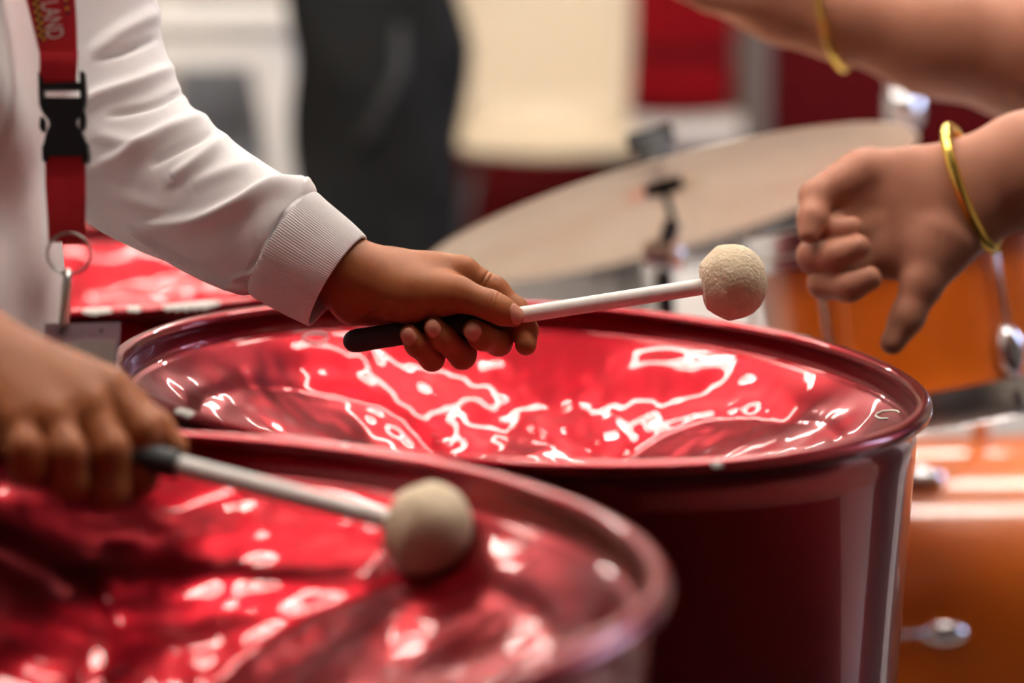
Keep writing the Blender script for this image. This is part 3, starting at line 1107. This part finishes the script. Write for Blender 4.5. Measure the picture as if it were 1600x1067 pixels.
MB().tube([P(108 + 34 * math.cos(a), 396 + 32 * math.sin(a), LD + .004 * math.sin(a)) for a in np.linspace(0, 2 * math.pi, 40, endpoint=False)], .0009, 8, closed=True).build('key_ring', M_STEEL, lan, smooth=True)
hook = MB()
hook.tube([P(106, 424, LD - .002), P(104, 445, LD - .002), P(101, 480, LD - .001), P(98, 505, LD), P(97, 522, LD)], [.0022, .0030, .0028, .0026, .0022], 10)
hook.tube([P(107, 428, LD + .002), P(109, 450, LD + .002), P(107, 485, LD + .002), P(104, 515, LD)], .0011, 8)
hook.lathe([(0, -.002), (.0032, -.0018), (.0034, .0018), (0, .002)], frame_matrix(P(105, 427, LD - .001), -FW), 14)
hook.build('swivel_hook', M_STEEL, lan, smooth=True)
badge = plate([[(70, 506), (188, 503), (186, 534), (181, 578), (178, 640), (66, 640)]], LD + .001, LD + .0022, 'badge_sleeve', M_VINYL, lan, bevel=0)
plate([[(74, 536), (180, 532), (176, 630), (72, 632)]], LD - .0002, LD + .0008, 'pass_card', M_CARD, badge, bevel=0)
plate([[(156, 514), (160, 514), (160, 519), (156, 519)]], LD + .0003, LD + .0009, 'punched_hole', M_PRINTB, badge, bevel=0)

# printed word on the strap, reading downwards
tc_ = bpy.data.curves.new('lettering', 'FONT')
tc_.body = 'MARYLAND'
tc_.size = 1.0
tc_.extrude = 0.0
tc_.align_x = 'RIGHT'
to = bpy.data.objects.new('lettering_src', tc_)
COL.objects.link(to)
bpy.context.view_layer.update()
tme = bpy.data.meshes.new_from_object(to.evaluated_get(bpy.context.evaluated_depsgraph_get()))
tv = np.array([v.co[:] for v in tme.vertices])
tf = [tuple(p.vertices) for p in tme.polygons]
bpy.data.objects.remove(to, do_unlink=True)
hgt = tv[:, 1].max() - tv[:, 1].min()
sc_h = 27.0 / hgt
sc_l = 15.5 / hgt       # condensed letters
ddir = np.array([.16, .987])
rdir = np.array([.987, -.16])
org = np.array([74, 63.0])
wv = []
for x, y, _ in tv:
    q = org + ddir * (x * sc_l) + rdir * ((y - tv[:, 1].min()) * sc_h)
    wv.append(P(q[0], q[1], LD - .003 - .0011 - (.0 if q[1] > -20 else (-20 - q[1]) / FPX * 0)))
mesh_obj('lettering', wv, tf, M_LETTER, lan, smooth=False)
fl = MB()
fb = MB()
for i in range(14):
    for j in range(2):
        q = org + ddir * (-6 - i * 6.2) + rdir * (-13 + j * 5.5)
        v = [P(*(q + ddir * a + rdir * b), LD - .0041) for a, b in ((0, 0), (4.8, 0), (4.8, 4.8), (0, 4.8))]
        (fl if (i + j) % 2 else fb).add(v, [(0, 1, 2, 3)])
for i in range(5):
    q = org + ddir * (-40 - i * 7) + rdir * 36
    v = [P(*(q + ddir * a + rdir * b), LD - .0041) for a, b in ((0, 0), (5, 0), (5, 5), (0, 5))]
    (fl if i % 2 else fb).add(v, [(0, 1, 2, 3)])
fl.build('gold_check_print', M_YELLOW, lan)
fb.build('black_check_print', M_PRINTB, lan)

# ------------------------------------------------------------------ the adult on the right
DA = 1.93
adult = empty('person', (0.92, 2.12, 0), 'adult at the right with bare forearms, gold bangles and one thumb pointing down', 'person')
AS = 2.37 * FPX / DA


def AC(cx, cy, dz=0.0):
    return P(1200 + cx / 2.37, 150 + cy / 2.37, DA + dz / 1000.0)


def AR(*r):
    return [q / AS for q in r]


SQ = (FW, 0.62)
adult_L = [
    Chain([AC(1900, 20, 10), AC(1300, 190, 5), AC(960, 272, 0)], AR(225, 205, 190), k=.02, squash=(FW, .85)),
    Chain([AC(960, 272, 0), AC(740, 352, 0)], AR(188, 172), root_k=.03, root_r=.08, far_k=.02, squash=(FW, .75)),
    Chain([AC(740, 352, 0), AC(560, 330, 4), AC(400, 300, 8)], AR(172, 148, 108), root_k=.02, root_r=.06, far_k=.015, squash=SQ),
    Chain([AC(740, 370, 0), AC(540, 440, 4), AC(420, 480, 10)], AR(172, 150, 120), root_k=.02, root_r=.06, far_k=.015, squash=SQ),
    Chain([AC(700, 430, -2), AC(590, 560, -6), AC(470, 570, 4)], AR(150, 128, 112), root_k=.02, root_r=.06, far_k=.015, squash=(FW, .75)),
    Chain([AC(650, 540, -8), AC(572, 690, -16), AC(515, 820, -20), AC(462, 912, -22)], AR(125, 74, 58, 46), k=.008, root_k=.016, root_r=.05, far_k=.002),
    Chain([AC(340, 290, 8), AC(178, 372, -6), AC(165, 455, -20), AC(152, 508, -26)], AR(92, 60, 52, 42), k=.006, root_k=.014, root_r=.03, far_k=.001),
    Chain([AC(360, 380, 12), AC(215, 470, 4), AC(245, 500, -12), AC(310, 490, -20)], AR(88, 58, 52, 45), k=.006, root_k=.012, root_r=.03, far_k=.001),
    Chain([AC(390, 470, 12), AC(172, 592, -4), AC(250, 592, -26), AC(335, 560, -32)], AR(88, 62, 54, 46), k=.006, root_k=.012, root_r=.03, far_k=.001),
    Chain([AC(420, 570, 10), AC(208, 692, -6), AC(300, 705, -28), AC(375, 676, -34)], AR(88, 58, 54, 46), k=.006, root_k=.012, root_r=.03, far_k=.001),
]
V, Fc = polygonise(adult_L, .0019, smooth=3)
parts = [(V, Fc, None)]
DB = 2.25


def AB(px, py, dz=0.0):
    return P(px, py, DB + dz / 1000.0)


def BR(*r):
    return [q * DB / FPX for q in r]


adult_R = [
    Chain([AB(1790, 100, 10), AB(1620, 82, 5), AB(1460, 58, 0), AB(1310, 22, 0)], BR(112, 108, 88, 66), k=.02),
    Chain([AB(1310, 22, 0), AB(1230, -8, 0), AB(1150, -40, 0)], BR(66, 72, 70), k=.02, root_k=.02, root_r=.06, far_k=.015, squash=(FW, .7)),
    Chain([AB(1220, -30, 0), AB(1120, -60, 0)], BR(70, 60), root_k=.02, root_r=.06, far_k=.015, squash=(FW, .7)),
    Chain([AB(1180, 0, -10), AB(1110, -5, -20), AB(1060, -20, -26)], BR(40, 24, 18), k=.006, root_k=.014, root_r=.03, far_k=.002),
]
for j in range(4):
    adult_R.append(Chain([AB(1130, -95 + j * 24, 0), AB(1060, -125 + j * 25, -4), AB(1010, -110 + j * 24, -20), AB(985, -90 + j * 22, -34)], BR(20, 17, 15, 12), k=.006, root_k=.012, root_r=.03, far_k=.002))
V, Fc = polygonise(adult_R, .0025, smooth=3)
parts.append((V, Fc, None))
AX, AY = 0.93, 2.14


def aa(dx, dy, z):
    return np.array([AX + dx, AY + dy, z])


ash_L, ash_R = aa(-.06, -.19, 1.30), aa(-.06, .19, 1.30)
ael_L, ael_R = AC(1850, 30, 15), AB(1770, 96, 10)
ab_ = [
    Chain([aa(0, 0, .90), aa(0, 0, 1.12), aa(-.05, 0, 1.30)], [.12, .12, .10], k=.05),
    Chain([aa(-.06, 0, 1.34), aa(-.11, 0, 1.48)], [.058, .055], root_k=.04, root_r=.1, far_k=.03),
    Chain([aa(-.13, 0, 1.55), aa(-.11, 0, 1.62)], [.085, .092], root_k=.03, root_r=.1, far_k=.02),
    Chain([aa(-.19, 0, 1.49)], [.045], root_k=.03, root_r=.1, far_k=.02),
    Chain([aa(-.235, 0, 1.545), aa(-.215, 0, 1.59)], [.014, .010], root_k=.012, root_r=.05, far_k=.01),
    Chain([aa(-.12, -.10, 1.55), aa(-.11, -.10, 1.575)], [.014, .016], root_k=.006, root_r=.05, far_k=.005),
    Chain([aa(-.12, .10, 1.55), aa(-.11, .10, 1.575)], [.014, .016], root_k=.006, root_r=.05, far_k=.005),
    Chain([aa(-.05, -.12, 1.30), ash_L, ael_L], [.06, .058, .045], k=.03, root_k=.04, root_r=.1, far_k=.03),
    Chain([aa(-.05, .12, 1.30), ash_R, ael_R], [.06, .058, .048], k=.03, root_k=.04, root_r=.1, far_k=.03),
    Chain([aa(0, -.09, .88), aa(0, -.10, .48), aa(.02, -.10, .08), aa(-.10, -.10, .04)], [.09, .06, .042, .035], k=.02, root_k=.04, root_r=.1, far_k=.01),
    Chain([aa(0, .09, .88), aa(0, .10, .48), aa(.02, .10, .08), aa(-.10, .10, .04)], [.09, .06, .042, .035], k=.02, root_k=.04, root_r=.1, far_k=.01),
]
V, Fc = polygonise(ab_, .009, smooth=3)
parts.append((V, Fc, None))
body_obj('body', parts, M_SKIN2, adult)
V, Fc = polygonise([
    Chain([aa(.005, -.05, .86), aa(.005, -.06, 1.12), aa(-.05, -.06, 1.31)], [.142, .138, .108], k=.05),
    Chain([aa(.005, .05, .86), aa(.005, .06, 1.12), aa(-.05, .06, 1.31)], [.142, .138, .108], k=.05, root_k=.08, root_r=.8, far_k=.06),
    Chain([aa(-.05, -.12, 1.31), ash_L, ash_L * .45 + ael_L * .55], [.07, .078, .07], k=.03, root_k=.05, root_r=.1, far_k=.03),
    Chain([aa(-.05, .12, 1.31), ash_R, ash_R * .45 + ael_R * .55], [.07, .078, .07], k=.03, root_k=.05, root_r=.1, far_k=.03)], .009)
mesh_obj('shirt', V, Fc, M_TSHIRT, adult)
V, Fc = polygonise([
    Chain([aa(.005, -.07, .90), aa(0, -.10, .48), aa(.02, -.10, .10)], [.125, .085, .07], k=.03),
    Chain([aa(.005, .07, .90), aa(0, .10, .48), aa(.02, .10, .10)], [.125, .085, .07], k=.03, root_k=.06, root_r=.15, far_k=.005)], .009)
mesh_obj('trousers', V, Fc, M_TROUSER, adult)
for s in (-1, 1):
    V, Fc = polygonise([Chain([aa(.05, s * .10, .045), aa(-.06, s * .10, .042), aa(-.15, s * .10, .036)], [.045, .045, .036], k=.01)], .007)
    mesh_obj('shoe', V, Fc, M_PLASTIC, adult)
V, Fc = polygonise([Chain([aa(-.09, 0, 1.63), aa(-.07, 0, 1.60)], [.10, .10]), Chain([aa(-.05, 0, 1.53)], [.08], root_k=.02, root_r=.1, far_k=.02)], .008)
mesh_obj('hair', V, Fc, M_HAIR, adult)


def bangle(c, axis, up, ru, rv, tube_r, label):
    """closed metal ring around a wrist: elliptical, flattened section, with a lipped joint"""
    axis, up = unit(axis), unit(np.asarray(up) - unit(axis) * np.dot(up, unit(axis)))
    sd = np.cross(axis, up)
    root = empty('bangle', c, label, 'bangle', 'gold bangles')
    pts = [c + up * ru * math.cos(a) + sd * rv * math.sin(a) for a in np.linspace(0, 2 * math.pi, 72, endpoint=False)]
    MB().tube(pts, tube_r, 14, closed=True).build('ring', M_GOLD, root, smooth=True)
    a0 = math.pi
    jp = [c + up * ru * math.cos(a) + sd * rv * math.sin(a) for a in np.linspace(a0 - .09, a0 + .09, 7)]
    MB().tube(jp, [tube_r * q for q in (.9, 1.15, 1.25, 1.1, 1.25, 1.15, .9)], 14).build('clasp', M_GOLD, root, smooth=True)
    return root


ax1 = AC(600, 420) - AC(960, 262)
b_top, b_bot = AC(668, 118), AC(835, 560)
bc = (b_top + b_bot) / 2
bangle(bc, np.cross(b_top - b_bot, FW + RT * .50), b_top - b_bot, np.linalg.norm(b_top - b_bot) / 2, .036, .0048, 'gold bangle on the lower wrist above the downturned thumb')
bt2, bb2 = AB(1290, -60), AB(1318, 106)
bangle((bt2 + bb2) / 2, np.cross(bt2 - bb2, FW + RT * .45), bt2 - bb2, np.linalg.norm(bt2 - bb2) / 2, .047, .0036, 'gold bangle on the upper forearm at the top edge')

# ------------------------------------------------------------------ drum kit
CYD = 2.5
cn = Vector(-.25 * RT + .968 * UPV) * .99 + Vector(FW) * .139
cyM = frame_matrix(P(1040, 303, CYD), cn)
cym = empty('cymbal', P(1040, 303, CYD), 'large bronze cymbal tilted on its stand behind the mallet', 'cymbal')
cprof_top = [(.004, .022), (.02, .0215), (.035, .017), (.045, .010), (.052, .0065), (.07, .0045), (.15, -.002), (.22, -.009), (.262, -.0145), (.2635, -.0152)]
cprof_bot = [(.2630, -.0162), (.22, -.0105), (.15, -.0035), (.07, .003), (.052, .005), (.045, .0085), (.035, .0155), (.02, .02), (.004, .0205)]
prof = []
cp = cprof_top + cprof_bot
for i in range(len(cp) - 1):        # fine lathe grooves on the bow
    n_ = 10
    for j in range(n_):
        t = j / n_
        r_ = cp[i][0] * (1 - t) + cp[i + 1][0] * t
        z_ = cp[i][1] * (1 - t) + cp[i + 1][1] * t + (.00025 * math.sin(r_ * 900) if .06 < r_ < .25 else 0)
        prof.append((r_, z_))
prof.append(cp[-1])
MB().lathe(prof, cyM, 96).build('bronze_plate', M_BRONZE, cym, smooth=True)
st = empty('cymbal_stand', (P(1060, 500, CYD)[0], P(1060, 500, CYD)[1], 0), 'dark metal stand holding up the large bronze cymbal', 'stand')
bx_, by_ = st.location.x, st.location.y
tilt_p = Vector(P(1035, 400, CYD))
MB().tube([cyM @ Vector((0, 0, .045)), cyM @ Vector((0, 0, -.035))], .004, 10).build('threaded_rod', M_DGREY, st, smooth=True)
MB().lathe([(0, .062), (.015, .062), (.019, .055), (.018, .036), (.021, .032), (.021, .0235), (0, .0235)], cyM, 20).build('wing_nut', M_RUBBER, st, smooth=True)
MB().box(cyM @ Vector((.0, 0, .062)), (.05, .010, .018), cyM.to_3x3(), .003).build('wing', M_RUBBER, st)
MB().lathe([(0, .016), (.02, .016), (.02, .003), (0, .003)], cyM, 20).build('felt_washer', M_BLACK, st, smooth=True)
MB().tube([cyM @ Vector((0, 0, -.03)), tilt_p, Vector((bx_, by_, .48))], [.009, .009, .010], 12).build('upper_tube', M_DGREY, st, smooth=True)
MB().lathe([(0, -.02), (.016, -.02), (.018, 0), (.016, .02), (0, .02)], frame_matrix(tilt_p, (1, 0, 0), (0, 1, 0)), 16).build('tilter', M_CHROME, st, smooth=True)
MB().tube([(bx_, by_, .50), (bx_, by_, .12)], .0125, 14).build('lower_tube', M_CHROME, st, smooth=True)
MB().lathe([(.0, .0), (.02, .0), (.02, .05), (0, .05)], Matrix.Translation((bx_, by_, .46)), 16).build('height_collar', M_CHROME, st, smooth=True)
for j in range(3):
    a = 2 * math.pi * j / 3 + math.pi / 2
    MB().tube([(bx_, by_, .36), (bx_ + .1 * math.cos(a), by_ + .1 * math.sin(a), .26), (bx_ + .165 * math.cos(a), by_ + .165 * math.sin(a), .012)], .009, 10).build('leg', M_CHROME, st, smooth=True)


def kit_drum(name, label, M, radius, length, lugs, lug_phase, wood_hoops=False, heads=True):
    root = empty(name, M.translation, label, 'drum', 'drums of the orange kit')
    sh = [(radius - .008, -length / 2), (radius, -length / 2), (radius, length / 2), (radius - .008, length / 2)]
    o = MB().lathe(sh, M, 96).build('shell', M_ORANGE, root, auto=40)
    hm = M_CHROME
    for s in (-1, 1):
        z = s * length / 2
        w = .036 if wood_hoops else .022
        hp = [(radius + .004, z + s * .014), (radius + .012, z + s * .013), (radius + .010, z + s * (.010)), (radius + .0085, z - s * (w - .014)), (radius + .014, z - s * (w - .012)), (radius + .013, z - s * w), (radius + .004, z - s * w), (radius + .004, z + s * .014)]
        hp = hp if s < 0 else hp[::-1]
        MB().lathe(hp, M, 96).build('hoop', hm, root, auto=40)
        MB().lathe([(radius + .004, z + s * .004), (radius * .5, z + s * .0045), (0, z + s * .005)][::s], M, 64).build('drum_head', M_HEAD, root, smooth=True)
    for j in range(lugs):
        a = 2 * math.pi * j / lugs + lug_phase
        zs_ = (-.04,) if length < .2 else (-length / 2 + .115, length / 2 - .115)
        for z in zs_:
            LM = M @ Matrix.Translation((radius * math.cos(a), radius * math.sin(a), z)) @ Matrix.Rotation(a, 4, 'Z') @ Matrix.Rotation(math.radians(90), 4, 'Y')
            lg = MB().lathe([(.0, .020), (.006, .0195), (.0105, .016), (.0125, .010), (.0135, .0), (.0, .0)], LM @ Matrix.Diagonal((1.9, 1.0, 1.0, 1.0)), 20).build('lug', M_CHROME, root, smooth=True)
            zz = [q for q in (-1, 1) if length < .2 or q * z > 0]
            for q in zz:
                p0 = M @ Vector(((radius + .011) * math.cos(a), (radius + .011) * math.sin(a), z))
                p1 = M @ Vector(((radius + .011) * math.cos(a), (radius + .011) * math.sin(a), q * (length / 2 + .01)))
                MB().tube([p0, p1], .0028, 8).build('tension_rod', M_CHROME, lg, smooth=True)
    return root


DT = 2.36
t_axis = Vector(-.17 * RT + .97 * UPV * 1.0) + Vector(FW) * -.02
tomM = frame_matrix(P(1436, 492, DT), t_axis)
tom = kit_drum('rack_tom', 'orange lacquered tom with chrome hoops behind the downturned thumb', tomM, .150, .175, 6, math.radians(-71))
bd = P(1520, 720, 2.60)
bassM = frame_matrix((0.565, 2.62, .242), Vector((.998, .06, 0)), (0, 0, 1))
kit_drum('bass_drum', 'large orange bass drum on the floor below the tom', bassM, .225, .50, 8, math.radians(27), True)
for s in (-1, 1):
    pass
# badge on the tom's shell
bp = P(1590, 402, DT - .14)
ctr_t = np.array(tomM.translation)
mt = MB().lathe([(0, .003), (.012, .003), (.014, .0), (0, 0)], tomM @ Matrix.Rotation(math.radians(-38), 4, 'Z') @ Matrix.Translation((.150, 0, .035)) @ Matrix.Rotation(math.radians(90), 4, 'Y'), 20)
mt.build('name_badge', M_CARD, tom, smooth=True)
# arm joining tom and bass drum
arm0 = tomM @ Vector((.0, .150, -.02))
MB().tube([arm0, Vector((.50, 2.60, .66)), Vector((.52, 2.62, .46))], .010, 12).build('mount_arm', M_CHROME, tom, smooth=True)

# slim chrome stand behind the cymbal's right end
hs = P(1412, 160, 3.2)
hst = empty('hi_hat_stand', (hs[0], hs[1], 0), 'slim chrome stand top showing between the forearm and the cymbal', 'stand')
MB().tube([(hs[0], hs[1], .03), (hs[0], hs[1], hs[2] - .02)], .008, 12).build('tube', M_CHROME, hst, smooth=True)
MB().lathe([(0, 0), (.020, 0), (.024, .012), (.024, .04), (.014, .05), (0, .052)], Matrix.Translation((hs[0], hs[1], hs[2] - .03)), 20).build('clutch', M_CHROME, hst, smooth=True)
MB().box((hs[0], hs[1], hs[2] + .03), (.045, .01, .022), None, .004).build('wing_nut', M_CHROME, hst)
for j in range(3):
    a = 2 * math.pi * j / 3
    MB().tube([(hs[0], hs[1], .25), (hs[0] + .2 * math.cos(a), hs[1] + .2 * math.sin(a), .012)], .008, 8).build('leg', M_CHROME, hst, smooth=True)

# ------------------------------------------------------------------ furniture behind


def on_floor(px, d):
    q = P(px, 300, d)
    return q[0], q[1]


def shell_chair(x, y, rz, label, seat_m, name='shell_chair', slats=None):
    """moulded one-piece chair: curved shell from backrest into seat, four splayed steel legs"""
    root = empty(name, (x, y, 0), label, 'chair')
    root.rotation_euler = (0, 0, rz)
    if slats is None:
        prof = [(.215, .425), (.205, .445), (.17, .452), (.08, .446), (-.04, .438), (-.13, .440), (-.175, .462), (-.198, .51), (-.215, .60), (-.235, .72), (-.25, .82), (-.252, .845)]
        wid = [.19, .215, .225, .228, .225, .215, .205, .200, .205, .210, .205, .17]
    else:
        prof = [(.205, .425), (.20, .445), (.17, .452), (.08, .448), (-.04, .445), (-.13, .447), (-.175, .452)]
        wid = [.19, .215, .225, .228, .225, .215, .19]
    n, m = len(prof), 17
    pr = catmull([(a, b, c) for (a, b), c in zip(prof, wid)], 40)
    v, f = [], []
    for sgn in (0, 1):
        for a, b, w in pr:
            for t in np.linspace(-1, 1, m):
                curl = .020 * t * t
                # the local front is +y
                v.append((w * t, a + (curl if b > .47 else 0), b + (curl * .7 if b < .47 else 0) - .007 * sgn * (1 if b < .47 else 0)))
                if sgn and b >= .47:
                    v[-1] = (w * t, a + curl - .007, b)
    N = 40 * m
    for s0 in (0, 1):
        for i in range(39):
            for j in range(m - 1):
                q = (s0 * N + i * m + j, s0 * N + i * m + j + 1, s0 * N + (i + 1) * m + j + 1, s0 * N + (i + 1) * m + j)
                f.append(q if s0 == 0 else q[::-1])
    edge = [i * m for i in range(40)] + [39 * m + j for j in range(1, m)] + [i * m + m - 1 for i in range(38, -1, -1)] + [j for j in range(m - 2, 0, -1)]
    for i in range(len(edge)):
        a, b = edge[i], edge[(i + 1) % len(edge)]
        f.append((a, b, b + N, a + N))
    mesh_obj('seat_shell' if slats is None else 'seat', v, f, seat_m, root, world_pts=False)
    for sx in (-1, 1):
        for sy in (-1, 1):
            mb = MB().tube([(sx * .15, sy * .13, .44), (sx * .19, sy * .18, .30), (sx * .215, sy * .215, .0)], .011, 10)
            mb.build('leg', M_DGREY, root, smooth=True, world_pts=False)
    if slats is not None:
        for sx in (-1, 1):
            MB().tube([(sx * .17, -.17, .44), (sx * .18, -.20, .60), (sx * .18, -.25, .90)], .011, 10).build('back_post', M_DGREY, root, smooth=True, world_pts=False)
        for z0_, z1_ in slats:
            MB().box((0, -.215 - .05 * ((z0_ + z1_) / 2 - .6), (z0_ + z1_) / 2), (.38, .016, z1_ - z0_), None, .006).build('back_slat', M_REDPL, root, world_pts=False)
    return root


cx, cy = on_floor(855, 6.2)
shell_chair(cx, cy, math.pi, 'cream moulded plastic chair behind the cymbal, facing the camera', M_CREAM).scale = (1.08, 1.08, 1.08)
cx, cy = on_floor(1062, 6.95)
shell_chair(cx, cy, math.pi, 'chair with off-white seat and red slatted back beside the cream chair', M_WHITE, 'slatted_chair', [(.49, .62), (.66, .86)])

# white table at the left
tx, ty = on_floor(300, 5.2)
tb = empty('table', (tx, ty, 0), 'white table at the upper left with splayed legs', 'table')
topz = P(300, 30, 5.2)[2]
MB().box((tx - .32, ty + .3, topz), (1.10, .72, .035), None, .006).build('table_top', M_WHITE, tb)
MB().box((tx - .32, ty - .02, topz - .055), (1.02, .03, .085), None, .004).build('apron', M_WHITE, tb)
for (ax_, ay_, sx) in ((tx + .165, ty, .09), (tx - .80, ty, -.09), (tx + .165, ty + .58, .09), (tx - .80, ty + .58, -.09)):
    p0, p1 = Vector((ax_, ay_, topz - .02)), Vector((ax_ + sx * 1.4, ay_, .0))
    d = (p0 - p1)
    MB().box((p0 + p1) / 2, (.085, .06, d.length), d.to_track_quat('Z', 'X').to_matrix() @ Matrix.Rotation(math.radians(0), 3, 'Z'), .006).build('leg', M_WHITE, tb)
gx, gy = on_floor(305, 5.95)
shell_chair(gx, gy, math.radians(150), 'dark grey moulded chair under the white table', M_GREY)

# tall black soft case
kx, ky = on_floor(590, 4.6)
case = empty('instrument_case', (kx, ky, 0), 'tall black soft instrument bag standing left of the cream chair', 'bag')
zs = np.linspace(0, 1.35, 60)
seg = 72
a = np.linspace(0, 2 * math.pi, seg, endpoint=False)
halfw = np.interp(zs, [0, .05, .35, .6, .8, 1.0, 1.25, 1.35], [.10, .125, .145, .158, .162, .150, .11, .02])
lean = np.interp(zs, [0, .5, .8, 1.35], [.012, .0, .005, -.05])
ca, sa = np.cos(a), np.sin(a)
fold = .008 * np.sin(zs[:, None] * 18 + 3 * a[None]) + .006 * np.sin(zs[:, None] * 9 - 2 * a[None] + 1)
X = kx + lean[:, None] + (halfw[:, None] + fold) * np.sign(ca) * np.abs(ca) ** .7
Y = ky + (halfw[:, None] * .62 + fold) * np.sign(sa) * np.abs(sa) ** .8
V = np.stack([X, Y, np.repeat(zs[:, None], seg, 1)], -1).reshape(-1, 3)
mesh_obj('bag_body', V, grid_faces(60, seg), M_BLACK, case)
MB().tube([(kx - .03, ky - .105, .62), (kx, ky - .135, .66), (kx + .05, ky - .135, .76), (kx + .05, ky - .10, .84)], .010, 10).build('carry_handle', M_RUBBER, case, smooth=True)
MB().box((kx + .01, ky - .10, .38), (.18, .03, .24), None, .012).build('front_pocket', M_BLACK, case)


# dark red barrels at the far end of the room
def barrel(px, d, label, r=.29, h=.88):
    x, y = on_floor(px, d)
    root = empty('barrel_drum', (x, y, 0), label, 'steel drum', None)
    pf = [(0, .0), (r - .004, .0), (r + .004, .006), (r + .002, .02), (r - .002, .03), (r - .002, h * .33 - .012), (r + .007, h * .33), (r - .002, h * .33 + .012), (r - .002, h * .66 - .012), (r + .007, h * .66), (r - .002, h * .66 + .012), (r - .002, h - .02)]
    MB().lathe(pf, Matrix.Translation((x, y, 0)), 64).build('barrel_body', M_MAROON, root, auto=40)
    MB().lathe([(r - .004, h - .02), (r + .007, h - .012), (r + .007, h), (r - .006, h + .002), (r - .014, h - .02), (r * .7, h - .07), (0, h - .12)], Matrix.Translation((x, y, 0)), 64).build('rim', M_MAROON, root, smooth=True)
    return root


barrel(845, 7.5, 'dark red barrel behind the cream chair', h=.72)
# wide dark red cupboard along the far wall
CX0, CX1, CY, CHT = .40, 2.30, 8.28, 1.85
cab = empty('cupboard', ((CX0 + CX1) / 2, CY, 0), 'wide dark red cupboard against the far wall behind the slatted chair', 'cupboard')
MB().box(((CX0 + CX1) / 2, CY, CHT / 2), (CX1 - CX0, .5, CHT), None, .006).build('carcass', M_MAROON, cab)
for j in range(4):
    w_ = (CX1 - CX0) / 4
    dx_ = CX0 + w_ * (j + .5)
    dr = MB().box((dx_, CY - .262, CHT / 2 + .03), (w_ - .012, .022, CHT - .10), None, .004).build('door', M_MAROON, cab)
    hx = dx_ + (w_ / 2 - .05) * (1 if j % 2 == 0 else -1)
    MB().tube([(hx, CY - .272, .92), (hx, CY - .30, .93), (hx, CY - .30, 1.05), (hx, CY - .272, 1.06)], .006, 8).build('handle', M_DGREY, dr, smooth=True)
MB().box(((CX0 + CX1) / 2, CY - .24, .04), (CX1 - CX0 - .02, .03, .08)).build('plinth', M_DGREY, cab)
px_, py_ = on_floor(1178, 5.6)
pole = empty('post', (px_, py_, 0), 'grey upright post beside the red slatted chair', 'post')
MB().lathe([(0, 0), (.12, 0), (.12, .012), (.036, .03), (.033, .05), (.033, 1.5), (0, 1.5)], Matrix.Translation((px_, py_, 0)), 24).build('upright', M_POST, pole, auto=40)
MB().lathe([(.034, 0), (.042, .005), (.042, .05), (.034, .055)], Matrix.Translation((px_, py_, .9)), 24).build('collar', M_DGREY, pole, auto=40)
# white crate on the floor beyond the mallet
qx, qy = on_floor(1130, 4.4)
cr = empty('crate', (qx, qy, 0), 'off-white open crate on the floor beyond the mallet ball', 'crate')
cw, cd_, chh = .24, .24, P(1130, 432, 4.4)[2]
for s in (-1, 1):
    MB().box((qx + s * cw / 2, qy, chh / 2), (.012, cd_, chh), None, .003).build('side_panel', M_WHITE, cr)
    MB().box((qx, qy + s * cd_ / 2, chh / 2), (cw, .012, chh), None, .003).build('side_panel', M_WHITE, cr)
MB().box((qx, qy, .008), (cw, cd_, .012)).build('base', M_WHITE, cr)
